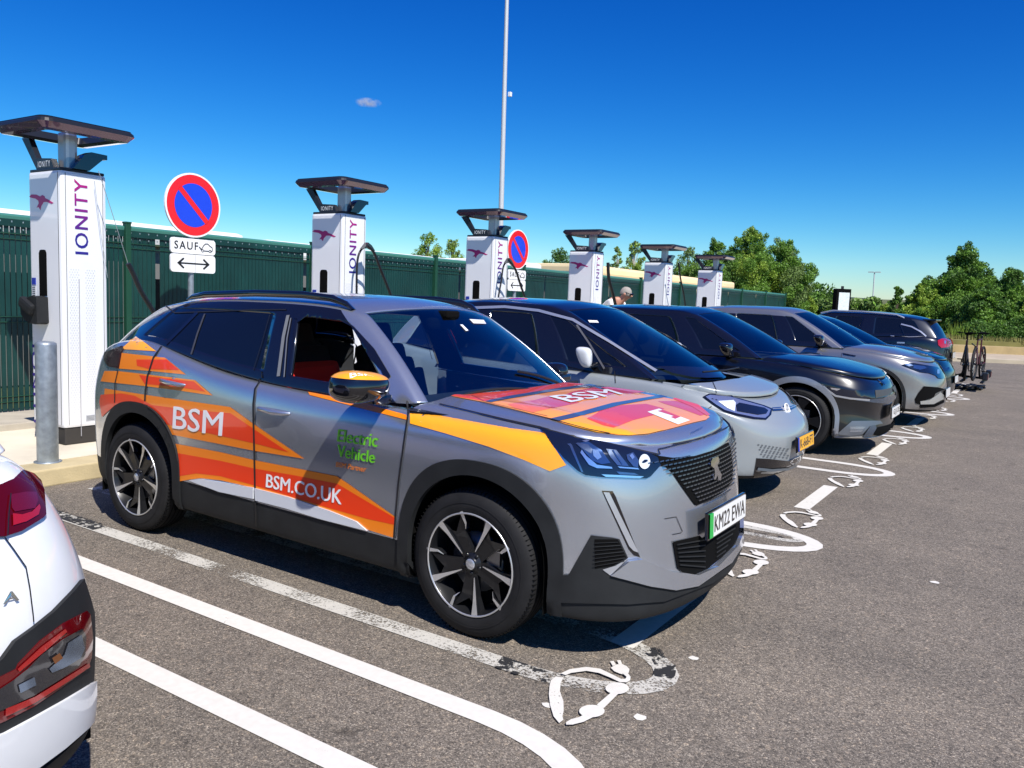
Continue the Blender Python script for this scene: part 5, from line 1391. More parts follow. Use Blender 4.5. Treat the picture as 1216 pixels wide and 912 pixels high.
for yc in loops:
    for s in (-.66,.70):
        b=MB(); o_=(SC.x+(.0 if s>0 else -.02),yc+s)
        for k,q in enumerate(symg): sheet([(o_[0]+p[0],o_[1]+p[1]) for p in q],.0085+.0004*k,PAINT,b)
        tag(b.build('charging_symbol',fix=False),kind='structure')
b=MB(); random.seed(3)
for p in ((824,782),(760,852),(651,838),(1110,692),(945,640)):
    c=on_z(*p); sheet([(c.x+random.uniform(.6,1)*.03*math.cos(a),c.y+random.uniform(.5,1)*.03*math.sin(a)) for a in [k*PI/4 for k in range(8)]],.003,PAINT,b)
tag(b.build('paint_drips',fix=False),kind='stuff')
# --- fence
FG=mat('dark_green_slat',(.004,.036,.031),.42,noise=(3,.25,4)); FP=mat('green_post',(.008,.055,.03),.45); FR=mat('lit_teal_rail',(.05,.20,.16),.5); GLINT=mat('bare_wire',(.5,.52,.5),.3,metal=.8)  # rail lighter than the slats: its lit top is put into the colour
fx=-5.45; posts=[-4.0,-1.2,1.62,4.42,7.2,10.0,12.8,15.6,18.3,21.0,23.9,26.7,29.4]
fence=empty('slatted_fence','long dark green slatted fence behind the charging posts, standing on a low concrete ledge','fence')
for i,(a,c) in enumerate(zip(posts,posts[1:])):
    b=MB(); n=int((c-a)/.056); st=(c-a-.07)/n
    for k in range(n):
        y=a+.035+st*(k+.5)
        if (i*31+k*17)%41==0: continue
        b.box((fx,y,1.165),(.012,st*(.80 if i<2 else .86),1.92),FG)
    for z in (.30,1.12,1.96):
        for dz in (0,.055): b.tube([(fx+.014,a+.02,z+dz),(fx+.014,c-.02,z+dz)],.0045,FP,5,cap=False)
    b.box((fx+.01,(a+c)/2,2.125),(.03,c-a-.05,.075),FG)
    for k in range(int((c-a)/.11)):
        y=a+.05+.11*k
        for z in (2.06,2.135): b.box((fx+.024,y,z),(.006,.012,.016),GLINT)
    b.build('slat_panel',fence)
    b=MB(); b.box((fx-.02,(a+c)/2,2.185),(.10,c-a-.01,.05),FR,rot=Matrix.Rotation(.2,4,'Y'),bev=.012); b.build('top_rail',fence)
for y in posts:
    b=MB(); b.box((fx+.03,y,1.20),(.065,.065,2.08),FP,bev=.006); b.box((fx+.03,y,2.245),(.075,.075,.02),FP,bev=.004); b.build('fence_post',fence)
# --- low buildings behind the fence
WHT=mat('white_roof_sheet',(.80,.80,.77),.5,noise=(.8,.06,5)); CRM=mat('cream_roof_sheet',(.78,.62,.36),.6,noise=(.8,.08,5)); WALLD=mat('dark_grey_wall',(.16,.16,.15),.8,noise=(.7,.2,5))  # walls share one mottled dark grey
def shed(y0,y1,x0,x1,zt,m,label,h=.35,wall=WALLD):
    r=empty('low_building',label,'building','low flat roofed buildings behind the fence')
    b=MB(); b.box(((x0+x1)/2,(y0+y1)/2,zt-h/2),(x1-x0,y1-y0,h),m,bev=.10); b.build('roof',r)
    b=MB(); b.box(((x0+x1)/2,(y0+y1)/2,(zt-h)/2),(x1-x0-.5,y1-y0-.5,zt-h),wall); b.build('wall',r)
    b=MB()
    for k in range(int((y1-y0)/2.4)): b.box((x1-.248,y0+1.4+2.4*k,(zt-h)*.55),(.03,1.2,.9),DGLASS)
    b.build('window',r)
shed(-6,6.1,-14,-9,2.55,WHT,'white roofed low building showing above the fence left of the first no stopping sign')
shed(6.6,12.6,-13,-9,2.50,WHT,'white roofed low building between the second and third charging posts')
shed(14,16.6,-13,-9,2.62,WHT,'short white roofed building just right of the second no stopping sign')
shed(19.0,34.0,-14,-9,2.78,CRM,'cream roofed building behind the far charging posts',.34)
shed(20.5,32.5,-8.9,-7.2,2.32,CRM,'lower cream roofed annexe in front of the cream building',.26)
# --- charging posts
CW=mat('white_post_panel',(.74,.75,.77),.38,coat=.5,noise=(1.5,.03,3)); DG=mat('halo_dark_grey',(.012,.014,.02),.4,metal=.0,coat=.15,spec=.3); PURP=mat('halo_purple_glass',(.085,.03,.085),.12,coat=1,metal=.3)
MAG=mat('magenta_vinyl',(.42,.004,.14),.4); IND=mat('indigo_vinyl',(.035,.012,.20),.4); PLN=mat('post_plinth',(.030,.027,.024),.7); STEELG=mat('halo_stem_steel',(.28,.30,.33),.28,metal=.85)
def gradmat():
    m,N,L,bb=nodes_of('logo_gradient_vinyl'); tc=N.new('ShaderNodeTexCoord'); sp=N.new('ShaderNodeSeparateXYZ'); L.new(tc.outputs['Object'],sp.inputs[0])
    r=N.new('ShaderNodeMapRange'); r.inputs['From Min'].default_value=1.8; r.inputs['From Max'].default_value=2.44; L.new(sp.outputs['Z'],r.inputs['Value'])
    c=N.new('ShaderNodeValToRGB'); c.color_ramp.elements[0].color=(.02,.012,.22,1); c.color_ramp.elements[1].color=(.50,.004,.16,1); L.new(r.outputs[0],c.inputs[0]); L.new(c.outputs[0],bb.inputs['Base Color']); bb.inputs['Roughness'].default_value=.4; return m
GRAD=gradmat()
PX,PY=.52,.405   # footprint; local origin: near corner (+x,-y) of the post at pavement level z=.13
def bird(): return [(0,.62),(.10,.72),(.30,.70),(.46,.60),(.55,.66),(.64,.60),(.66,.52),(.80,.44),(1.0,.28),(.93,.24),(.74,.34),(.60,.34),(.50,.18),(.46,.0),(.38,.14),(.30,.10),(.40,.30),(.38,.42),(.26,.52),(.12,.56)]
def make_post(i,mats_only=False):
    r=empty('charging_post',None,'charging post')
    H=2.36
    b=MB(); b.box((-PX/2,PY/2,.15+(H-.15)/2),(PX,PY,H-.15),CW,bev=.028)
    b.build('cabinet',r)
    b=MB(); b.box((-PX/2,PY/2,.075),(PX-.03,PY-.03,.15),PLN,bev=.012); b.build('plinth',r)
    b=MB(); b.box((-PX/2,PY/2,H+.008),(PX-.02,PY-.02,.026),DG,bev=.008); b.build('cap',r)
    # panel seams, vents
    b=MB(); b.box((-.034,-.0012,1.26),(.003,.003,2.16),SEAL); b.box((.0012,.045,1.26),(.003,.003,2.16),SEAL); b.box((.0012,PY-.035,1.26),(.003,.003,2.16),SEAL)
    b.box((.0016,.150,.76),(.003,.006,1.38),mat('vent_seam',(.3,.3,.32),.5))
    VM=mat('vent_dots',(.60,.61,.63),.5)
    for cx_ in (.105,.245):
        for rr in range(62):
            for cc in range(4): b.box((.0015,cx_-.034+cc*.022+(rr%2)*.011,.12+.62*0+rr*.0218+.08),(.002,.008,.010),VM)
    b.build('vent_panel',r)
    b=MB(); b.box((.0018,.235,.225),(.003,.085,.055),mat('rating_label',(.45,.47,.5),.5))
    for k in range(4): b.box((.0036,.235,.208+k*.011),(.001,.07,.003),DARKP)
    b.build('rating_plate',r)
    # slot and holster on the -y face
    b=MB(); P=[]
    sl=[(-.36+.0,1.29),(-.235,1.29),(-.235,1.66),(-.25,1.685),(-.275,1.69),(-.32,1.69),(-.345,1.685),(-.36,1.66)]
    b.prism(sl,-.003,.02,DARKP,'y'); b.build('display_slot',r)
    b=MB(); b.box((-.45,-.004,1.415),(.06,.006,.06),mat('blue_sticker',(.02,.04,.32),.4)); b.box((-.45,-.004,1.325),(.055,.004,.09),mat('rating_label'))
    for k in range(5): b.box((-.45,-.0065,1.29+k*.017),(.045,.001,.005),DARKP)
    b.build('instruction_sticker',r)
    b=MB(); b.prism([(-.50,1.18),(-.46,1.25),(-.30,1.29),(-.225,1.28),(-.215,1.06),(-.25,1.045),(-.34,1.05),(-.42,1.07),(-.49,1.12)],-.10,0,PLAST,'y'); b.box((-.36,-.10,1.20),(.22,.08,.10),PLAST,bev=.03,rot=Matrix.Rotation(.4,4,'Y')); b.build('connector_holster',r)
    # logos
    b=MB()
    F_=[( -.525+.02+ p[0]*.40, 1.0*0+2.03+p[1]*.19) for p in bird()]; b.prism(F_,-.0022,.001,MAG,'y'); b.build('bird_logo',r)
    b=MB(); V,F=text_geo('IONITY',.014,1,1.15); W=[Vector((.0024+v.z,.235-v.y*.115,1.665+v.x*.63)) for v in V]; b.add(W,F,GRAD); b.build('side_lettering',r,fix=False)
    b=MB(); W=[Vector((-.505+v.y*.06*1.0,-.0024-v.z,.85-v.x*.75)) for v in V]; b.add(W,F,IND); b.build('small_lettering',r,fix=False)
    # halo: square ring on a raked fin and a stem
    b=MB(); hz=2.69; c=(-.14,.13); a=.41; w=.11
    def rr(e,n=5,rad=.09):
        out=[]
        for qx,qy,a0 in ((1,1,0),(-1,1,PI/2),(-1,-1,PI),(1,-1,3*PI/2)):
            for k in range(n+1): t=a0+PI/2*k/n; out.append((c[0]+qx*(e-rad)+rad*math.cos(t),c[1]+qy*(e-rad)+rad*math.sin(t)))
        return out
    rings=[(a-.02,hz+.04),(a,hz+.024),(a+.006,hz),(a-.045,hz-.045),(a-w,hz-.052),(a-w-.03,hz-.03),(a-w-.01,hz+.03),(a-.02,hz+.045)]
    ms=[DG,DG,PURP,PURP,DG,DG,DG]; R_=[[Vector((x,y,z)) for x,y in rr(e,rad=max(.03,e-a+.09))] for e,z in rings]; n=len(R_[0])
    for k in range(len(rings)-1): b.add(R_[k]+R_[k+1],[(j,(j+1)%n,(j+1)%n+n,j+n) for j in range(n)],ms[k],False)
    b.build('halo_ring',r)
    b=MB(); yv=PY/2-.17
    b.prism([(-.64,hz-.03),(-.53,hz-.03),(-.40,H+.115),(-.16,H+.10),(-.12,H+.02),(-.40,H+.02)],yv-.02,yv+.03,DG,'y'); b.build('halo_fin',r)
    b=MB(); V,F=text_geo('IONITY',.0,1,1.15); b.add([Vector((-.37+v.x*.20,yv-.0225,H+.035+v.y*.05)) for v in V],F,CW); b.build('halo_lettering',r,fix=False)
    b=MB(); b.box((-.10,PY/2-.08,(H+hz)/2),(.14,.11,hz-H),STEELG,bev=.03); b.build('halo_stem',r)
    b=MB(); b.prism([(.10,H+.02),(.24,H+.02),(.36,H+.13),(.40,H+.135),(.40,H+.175),(.26,H+.18),(.20,H+.15)],-.14,-.03,BLACKG,'x',T=Matrix.Translation((.06,0,0))); b.build('cable_hood',r)
    return r
def copy_tree(o,parent=None):
    c=o.copy(); COL.objects.link(c); c.parent=parent
    if parent is not None: c.matrix_parent_inverse=o.matrix_parent_inverse.copy()
    for ch in list(o.children): copy_tree(ch,c)
    return c
ys_=[-.06,3.23,6.37,9.60,12.98,16.28]
plabels=['white charging post nearest the viewer, tall at the left edge behind a galvanised bollard','white charging post above the orange and grey car, black cable arching over it',
 'white charging post overlapped by the second no stopping sign','white charging post to the left of the bending man in white','white charging post with a no stopping sign peeping over its right edge','farthest white charging post, in front of the tree cluster']
post0=make_post(0)
for i,y in enumerate(ys_):
    p=post0 if i==0 else copy_tree(post0)
    p.location=(-3.648,y,.13); p.rotation_euler=(TILT*0,0,0); p['label']=plabels[i]; p['group']='charging posts along the fence'
# cables: one each, hanging from the post
CAB=mat('cable_black_sheath',(.008,.008,.009),.45)
def cable(pts,label,r=.016,plug=None,wire=None):
    t=MB(); t.tube(bez(pts),r,CAB,8); o=t.build('charging_cable'); tag(o,label,'cable','charging cables hanging from the posts')
    return o
def bez(P,n=10):
    P=[Vector(p) for p in P]; out=[]
    Q=[P[0]*2-P[1]]+P+[P[-1]*2-P[-2]]
    for i in range(1,len(Q)-2):
        for k in range(n):
            t=k/n; a,b_,c,d=Q[i-1],Q[i],Q[i+1],Q[i+2]
            out.append(.5*((2*b_)+(c-a)*t+(2*a-5*b_+4*c-d)*t*t+(3*b_-a-3*c+d)*t**3))
    return out+[P[-1]]
def px_c(l,x): return [on_x(a,b_,x) for a,b_ in l]
c0=empty('charging_cable','black sleeved cable slung on a thin wire from the nearest charging post','cable','charging cables hanging from the posts')
t=MB(); t.tube(bez(px_c([(152,313),(158,325),(168,347),(182,370),(190,388)],-3.3)),.022,CAB,8); t.tube(bez(px_c([(190,388),(186,440),(120,480)],-3.5)),.018,CAB,8); t.build('sleeve',c0)
t=MB(); t.tube(px_c([(117,203),(136,262),(152,313)],-3.45),.003,GLINT,5); t.tube(px_c([(112,215),(120,280),(128,330)],-3.6),.002,GLINT,5); t.build('support_wire',c0)
for k,(yy,dx,lab) in enumerate(((3.23,0,'black cable arching over a wedge bracket on the second charging post'),(6.37,0,'black cable arching over a bracket beside the second no stopping sign'))):
    r=empty('charging_cable',lab,'cable','charging cables hanging from the posts')
    if k==0: ap=(436,291); L1=[(436,292),(428,298),(424,315),(423.5,360),(424,380)]; L2=[(436,292),(444,300),(452,320),(462,345),(472,372)]
    else: ap=(604,309); L1=[(604,309),(598,316),(595,335),(592,352),(591,365)]; L2=[(604,309),(612,320),(618,338),(624,355),(628,368)]
    t=MB(); t.tube(bez(px_c(L1,-3.50)),.013,CAB,8); t.tube(bez(px_c(L2,-3.35)),.017,CAB,8); t.build('sleeve',r)
    c=on_x(*ap,-3.45); t=MB(); t.prism([(c.y-.09,c.z-.05),(c.y-.01,c.z+.03),(c.y+.05,c.z+.0),(c.y+.11,c.z-.06),(c.y+.02,c.z-.035)],c.x-.03,c.x+.03,BLACKG,'x'); t.build('cable_bracket',r)
cable(px_c([(722,312),(723,330),(728,350),(733,372)],-3.2),'black cable standing stiff beside the man in white',.03)
cable(px_c([(806,312),(808,330),(812,350),(815,372)],-3.3),'thin cable in front of the slatted gap near the fifth charging post',.018)
# --- bollards
GALV=mat('galvanised_steel',(.30,.34,.37),.45,metal=.6,noise=(18,.25,6),bump=(25,.1))
def bollard(x,y):
    b=MB(); b.lathe([(.0001,.955),(.055,.953),(.074,.94),(.077,.925),(.077,.0)],GALV,28); b.lathe([(.10,0),(.10,.006),(.078,.008)],GALV,24); return b.build('bollard')
blabels=['dented galvanised bollard in front of the nearest charging post','galvanised bollard seen through the open window of the orange and grey car','galvanised bollard in front of the third charging post','galvanised bollard in front of the fourth charging post','galvanised bollard in front of the fifth charging post','galvanised bollard in front of the farthest charging post']
for i in range(2):
    o=bollard(0,0) if i==0 else o.copy()
    if i: COL.objects.link(o)
    o.location=(-3.105,-.477+3.25*i,.13); tag(o,blabels[i],'bollard','galvanised bollards on the pavement')
# --- no stopping signs
SR=mat('sign_red',(.72,.008,.012),.35,coat=.3); SB=mat('sign_blue',(.01,.05,.62),.35,coat=.3); SWt=mat('sign_white',(.80,.80,.80),.4,coat=.3); SBK=mat('sign_black',(.01,.01,.01),.5)
def make_sign():
    r=empty('no_stopping_sign',None,'road sign'); T=Matrix()
    b=MB(); b.tube([(-.05,0,0),(-.05,0,2.60)],.032,GALV,14); b.lathe([(.06,0),(.06,.01),(.033,.015)],GALV,16,Matrix.Translation((-.05,0,0))); b.build('sign_pole',r)
    R=.345; c=2.305
    X=lambda y,z,h: Vector((h,y,z))
    b=MB(); n=48
    def disc(rad,h,m,h0=None):
        ring=[X(rad*math.cos(2*PI*k/n),c+rad*math.sin(2*PI*k/n),h) for k in range(n)]
        b.add([X(0,c,h)]+ring,[(0,1+k,1+(k+1)%n) for k in range(n)],m)
        if h0 is not None:
            r2=[X(rad*math.cos(2*PI*k/n),c+rad*math.sin(2*PI*k/n),h0) for k in range(n)]; b.add(ring+r2,[(k,(k+1)%n,(k+1)%n+n,k+n) for k in range(n)],m); b.add([X(0,c,h0)]+r2,[(0,1+(k+1)%n,1+k) for k in range(n)],GALV)
    disc(R,.0,SWt,-.022); disc(R*.945,.0015,SR); disc(R*.68,.003,SB)
    w=R*.085; a=PI*3/4; d=Vector((0,math.cos(a),math.sin(a))); e=Vector((0,-d.z,d.y)); L_=R*.70
    cc=X(0,c,.0045); b.add([cc+d*L_+e*w,cc-d*L_+e*w,cc-d*L_-e*w,cc+d*L_-e*w],[(0,1,2,3)],SR); b.build('sign_disc',r)
    def plate_(zc,h,w,nm):
        q=MB(); pts=[]; rd=.035
        for qx,qy,a0 in ((1,1,0),(-1,1,PI/2),(-1,-1,PI),(1,-1,3*PI/2)):
            for k in range(6): t=a0+PI/2*k/5; pts.append((qx*(w/2-rd)+rd*math.cos(t),zc+qy*(h/2-rd)+rd*math.sin(t)))
        q.prism(pts,-.020,0,SWt,'x'); return q
    q=plate_(1.862,.165,.56,'p'); V,F=text_geo('SAUF',.02,1,1.25); q.add([X(-.235+v.x*.29,1.825+v.y*.085,.002+v.z) for v in V],F,SBK)
    car=[(.09,.01),(.11,.035),(.125,.06),(.15,.08),(.18,.082),(.205,.06),(.235,.045),(.24,.02),(.235,.005)]
    q.tube([X(y,1.822+z,.003) for y,z in car],.004,SBK,5); q.tube([X(y,1.824,.003) for y in (.235,.215)]+[],.004,SBK,5); q.tube([X(.19,1.824,.003),X(.13,1.824,.003)],.004,SBK,5)
    for cy_ in (.112,.208): q.tube([X(cy_+.014*math.cos(t*PI/4),1.824+.014*math.sin(t*PI/4),.003) for t in range(9)],.003,SBK,5,cap=False)
    q.tube([X(.09,1.84,.003),X(.078,1.856,.003),X(.07,1.862,.003)],.006,SBK,5); q.build('caption_plate',r)
    q=plate_(1.675,.195,.56,'p')
    q.box((.002,0,1.675),(.002,.36,.016),SBK)
    for s in (-1,1):
        q.add([X(s*.205,1.675,.003),X(s*.13,1.735,.003),X(s*.115,1.722,.003),X(s*.17,1.675,.003),X(s*.115,1.628,.003),X(s*.13,1.615,.003)],[(0,1,2,3),(0,3,4,5)],SBK)
    q.box((.0025,.02,1.675),(.001,.002,.19),SEAL); q.build('arrow_plate',r)
    return r
s0=make_sign()
for i,(y,lab) in enumerate(((1.83,'no stopping sign nearest the viewer, red and blue disc over two white plates'),(8.36,'no stopping sign half hidden behind the third charging post'),(15.05,'no stopping sign of which only the disc top shows above the fifth charging post'))):
    s=s0 if i==0 else copy_tree(s0); s.location=(-4.5,y,.13); s.rotation_euler=(.0,0,0); s['label']=lab; s['group']='no stopping signs along the fence'
# --- tall lamp column behind the fence
base=on_y(595,250,19.0); ax=UP; r=empty('lamp_column','tall pale grey lamp column rising behind the fence to the top of the picture','lamp post')
b=MB(); top=base+ax*(14-base.z); bt=base-ax*base.z; b.tube([bt,base,top],.08,mat('pale_grey_mast',(.50,.52,.53),.5,metal=.2),14,radii=[.125,.085,.055]); b.build('mast',r)
h=bt+ax*8.6; hh=on_y(603.8,112,19.0); b=MB(); b.box(hh+CR*.05,(.10,.10,.14),CW,bev=.01); b.build('camera_box',r)
b=MB(); b.box(top+Vector((.5,0,0)),(1.3,.3,.12),DG,bev=.03); b.build('lamp_head',r)
# far twin lamp
r=empty('lamp_column','thin far lamp column with two heads beyond the hedge','lamp post'); p=on_y(1037.5,352,150); b=MB(); q=on_y(1038.5,323.5,150)
b.tube([p-Vector((0,0,6)),q],.10,mat('pale_grey_mast'),8); b.build('mast',r)
b=MB()
for s in (-1,1): b.box(q+Vector((s*.55,0,.05)),(.9,.35,.16),mat('pale_grey_mast')); 
b.box(q,(1.2,.06,.06),mat('pale_grey_mast')); b.build('lamp_head',r)
# --- information totem
r=empty('information_totem','black information totem with a pale lit notice panel, beyond the row of cars','sign'); c=on_y(997.5,378,30.5); top=on_y(997,343,30.5)
yawc=math.atan2(CAMP.y-c.y,CAMP.x-c.x)
TT=Matrix.Translation((c.x,c.y,0))@Matrix.Rotation(yawc+.5,4,'Z')
b=MB(); b.box((0,0,top.z/2),(.30,.60,top.z),DARKP,T=TT,bev=.01); b.box((0,.0,top.z+.05),(.08,.08,.12),DG,T=TT); b.build('casing',r)
b=MB(); b.box((.153,.02,top.z-.72),(.006,.44,1.15),mat('notice_panel',(.60,.66,.66),.3,noise=(14,.15,6)),T=TT); b.build('notice_panel',r)  # pale mottled notice panel
# ------------------------------------------------------------------ plants
def leafmat(name,col,var=.45):
    m,N,L,b=nodes_of(name); oi=N.new('ShaderNodeNewGeometry'); 
    r=N.new('ShaderNodeMapRange'); r.inputs['To Min'].default_value=1-var; r.inputs['To Max'].default_value=1+var; L.new(oi.outputs['Random Per Island'],r.inputs['Value'])
    h=N.new('ShaderNodeVectorMath'); h.operation='SCALE'; h.inputs[0].default_value=col; L.new(r.outputs[0],h.inputs['Scale']); L.new(h.outputs[0],b.inputs['Base Color'])
    b.inputs['Roughness'].default_value=.55; b.inputs['Specular IOR Level'].default_value=.35
    t=N.new('ShaderNodeBsdfTranslucent'); L.new(h.outputs[0],t.inputs[0]); mx=N.new('ShaderNodeMixShader'); mx.inputs[0].default_value=.3
    L.new(b.outputs[0],mx.inputs[1]); L.new(t.outputs[0],mx.inputs[2]); L.new(mx.outputs[0],N['Material Output'].inputs['Surface']); MATS[name]=m; return m
LEAF=[leafmat('leaf_mid_green',(.14,.27,.035)),leafmat('leaf_yellow_green',(.26,.38,.05)),leafmat('leaf_dark_green',(.085,.18,.03)),leafmat('leaf_grey_green',(.17,.26,.07))]
BARK=mat('bark_brown',(.10,.075,.05),.9,noise=(8,.3,6)); BIRCH=mat('birch_bark',(.45,.43,.38),.8,noise=(10,.3,6))
def leaves(b,centres,n,size,m,rnd,squash=1):
    """n small leaf quads round the given clump centres (c, radius)"""
    V=[];F=[]
    tot=sum(r**2 for _,r in centres)
    for c,r in centres:
        k=max(3,int(n*r*r/tot))
        for _ in range(k):
            d=Vector((rnd.gauss(0,1),rnd.gauss(0,1),rnd.gauss(0,1)*squash)).normalized()*r*(rnd.random()**.45)
            p=c+d; a=Vector((rnd.uniform(-1,1),rnd.uniform(-1,1),rnd.uniform(-.6,1))).normalized(); t=a.orthogonal().normalized(); t=(Matrix.Rotation(rnd.uniform(0,6.28),3,a)@t); u=a.cross(t)
            s=size*rnd.uniform(.6,1.3); i=len(V); V+=[p-t*s,p+u*s*.45,p+t*s,p-u*s*.45]; F.append((i,i+1,i+2,i+3))
    b.add(V,F,m,False)
def tree(base,h,w,label,leaf,n=7000,size=.11,seed=1,trunk_h=.25,group='trees beyond the car park',name='tree',bark=None,cat='tree',narrow=1.0,open_=.0,clumps=26,crownz=.58):
    rnd=random.Random(seed); r=empty(name,label,cat,group,Matrix.Translation(base)); bark=bark or BARK
    b=MB(); B=Vector(base); top=B+Vector((rnd.uniform(-.1,.1)*h*.3,rnd.uniform(-.1,.1)*h*.3,h*.86)); stem=[B-Vector((0,0,.2)),B.lerp(top,.25)+Vector((rnd.uniform(-1,1)*.03*h,0,0)),B.lerp(top,.6),top]
    rr=.022*h+.03; b.tube(bez(stem,4),rr,bark,8,radii=[rr*(1-.85*k/12) for k in range(13)])
    cs=[]
    for k in range(clumps):
        t=trunk_h+(1-trunk_h)*((k+.5)/clumps)**.9; ang=k*2.4+rnd.uniform(-.4,.4)
        prof=math.sin(PI*min(1,max(.08,(t-trunk_h*.7)/(1.04-trunk_h*.7)))**crownz)
        rad=w/2*max(.12,prof)*rnd.uniform(.45,1.0)*narrow
        c=B+Vector((math.cos(ang)*rad,math.sin(ang)*rad,h*t*rnd.uniform(.96,1.02))); cr=w*.5*rnd.uniform(.30,.50)*max(.45,prof)
        cs.append((c,cr)); s=B.lerp(top,max(.12,t-.22)); b.tube([s,s.lerp(c,.5)+Vector((0,0,.04*h)),c],.01*h*.35,bark,5,radii=[.009*h,.006*h,.002*h])
        for q in range(3):
            d=Vector((rnd.gauss(0,1),rnd.gauss(0,1),abs(rnd.gauss(0,.9)))).normalized(); cs.append((c+d*cr*1.15,cr*rnd.uniform(.30,.55)))
    b.build('trunk',r)
    b=MB(); l2=list(cs); rnd.shuffle(l2); a=int(len(l2)*.6)
    n=int(n*6.5); size*=.50; leaves(b,l2[:a],int(n*.6),size,LEAF[leaf[0]],rnd); leaves(b,l2[a:],int(n*.4),size,LEAF[leaf[1]],rnd)
    b.build('crown',r,fix=False); return r
def tpos(px,dist,py=400): 
    p=on_y(px,py,dist); return Vector((p.x,dist,gz(dist)))
def tree_px(px,top,wpx,dist,label,leaf,**k):
    b=tpos(px,dist); t=on_y(px,top,dist); d=(t-CAMP).length; return tree(b,max(1.0,t.z-b.z),wpx*d/FPX,label,leaf,**k)
tree_px(885,275,84,46,'tallest leafy birch in the cluster behind the farthest charging post',(0,1),seed=3,n=9000,size=.12,bark=BIRCH)
tree_px(845,287,66,44,'left birch of the cluster, directly above the farthest charging post',(2,0),seed=5,n=6500,size=.12,bark=BIRCH)
tree_px(925,290,72,47,'right birch of the cluster, sloping down to the end of the fence',(0,3),seed=8,n=7500,size=.12,bark=BIRCH)
tree_px(950,330,26,50,'small bright green shrub tree at the end of the fence',(1,0),seed=18,n=3500,size=.11,trunk_h=.1)
tree_px(748,285,36,42,'slender birch standing alone behind the cream roof, right of the fourth post',(1,3),seed=11,n=1600,size=.11,bark=BIRCH,clumps=20)
tree_px(728,292,30,41,'shorter slender birch beside the lone one, right of the fourth post',(3,1),seed=12,n=1000,size=.11,bark=BIRCH,clumps=16)
tree_px(812,297,56,45,'thin leafed tree between the fifth and the farthest posts',(3,0),seed=14,n=2200,size=.12)
tree_px(505,277,62,34,'feathery tree top above the white roof left of the third post',(1,0),seed=21,n=2600,size=.11,clumps=22)
tree_px(534,287,50,34,'low rounded tree top just left of the third post',(1,3),seed=22,n=2400,size=.11)
tree_px(662,301,70,44,'dark tree tops beside the second no stopping sign',(2,0),seed=24,n=3200,size=.12)
# right hand bushes
GB='bushes beyond the grass verge'
def bush(px,top,wpx,dist,label,leaf,seed,n,**k): return tree_px(px,top,wpx,dist,label,leaf,seed=seed,n=n,trunk_h=.02,group=GB,name='bush',cat='bush',crownz=.45,clumps=k.pop('clumps',34),**k)
bush(1138,299,92,43,'largest bush, tall and mid green, right of the dark blue SUV',(0,2),31,15000,size=.13,clumps=44)
bush(1092,340,66,41,'rounded lighter bush directly behind the dark blue SUV',(1,0),32,8500,size=.12)
bush(1062,341,24,40,'small dark bush with a bare top sprig',(2,0),33,2200,size=.12)
bush(1196,328,72,42,'dark bush at the right edge of the picture',(2,0),34,12000,size=.13,clumps=40)
bush(1228,345,60,40,'bright green bush cut by the right edge',(1,0),35,8000,size=.12)
bush(1168,345,70,39,'low dark bush in front of the tallest one, behind the bicycles',(2,0),36,9000,size=.12)
bush(1215,385,90,38.5,'lowest dark bush at the foot of the right hand bushes',(2,2),37,8000,size=.11)
# far wood and hedge
def hedge(label,px0,px1,top,dist,leaf,n,seed,size=.2,depth=5,name='hedge'):
    rnd=random.Random(seed); r=empty(name,label,'hedge'); A=tpos(px0,dist); C=tpos(px1,dist); cs=[]
    for k in range(int((C-A).length/.8)+2):
        t=k/(int((C-A).length/.8)+1); p=A.lerp(C,t); px=px0+(px1-px0)*t; z=on_y(px,top+rnd.uniform(-1.5,1.5)+1.2*math.sin(px*.09),dist).z-p.z
        for q in range(3): cs.append((p+Vector((rnd.uniform(-.4,.4),rnd.uniform(0,depth),z*(.25+.25*q))),max(.5,z*.32)))
    b=MB(); leaves(b,cs,n,size,LEAF[leaf[0]],rnd); leaves(b,cs,n//2,size,LEAF[leaf[1]],rnd); b.build('foliage',r,fix=False)
    b=MB()
    for c,_ in cs[::6]: b.tube([Vector((c.x,c.y,gz(c.y)-.2)),c],.05,BARK,5)
    b.build('stems',r)
hedge('long rough hedge beyond the fence end, behind the information totem',955,1075,357,58,(3,0),15000,41)
hedge('dark tree line far beyond the hedge, left of the information totem',950,985,350,130,(2,2),3000,42,size=.5,depth=10)
hedge('low hedge behind the cream roofs',690,960,338,75,(2,0),9000,43,size=.25)
# verge grass tufts
rnd=random.Random(9); b=MB(); V=[];F=[]
for _ in range(9000):
    px=rnd.uniform(1085,1240); p=on_z(px,rnd.uniform(409,417),.62); p.y=rnd.uniform(36.2,40.5); p.x=on_y(px,415,p.y).x; p.z=.58
    h=rnd.uniform(.08,.30); a=rnd.uniform(0,6.28); dx,dy=math.cos(a)*.02,math.sin(a)*.02; i=len(V)
    V+=[p+Vector((dx,dy,0)),p-Vector((dx,dy,0)),p+Vector((rnd.uniform(-.08,.08),rnd.uniform(-.08,.08),h))]; F.append((i,i+1,i+2))
b.add(V,F,mat('dry_grass_blade',(.22,.21,.06),.8)); tag(b.build('grass',fix=False),kind='stuff')
rnd=random.Random(19); b=MB(); V=[];F=[]; r=empty('reed_clump','tall green reeds behind the dark blue SUV tail','plant')
for _ in range(120):
    px=rnd.uniform(1126,1160); y=rnd.uniform(36.5,38); p=on_y(px,415,y); p.z=.5; h=rnd.uniform(.5,1.0); i=len(V); dx=.02
    V+=[p+Vector((dx,0,0)),p-Vector((dx,0,0)),p+Vector((rnd.uniform(-.35,.35),rnd.uniform(-.2,.2),h))]; F.append((i,i+1,i+2))
b.add(V,F,LEAF[1]); b.build('blades',r,fix=False)
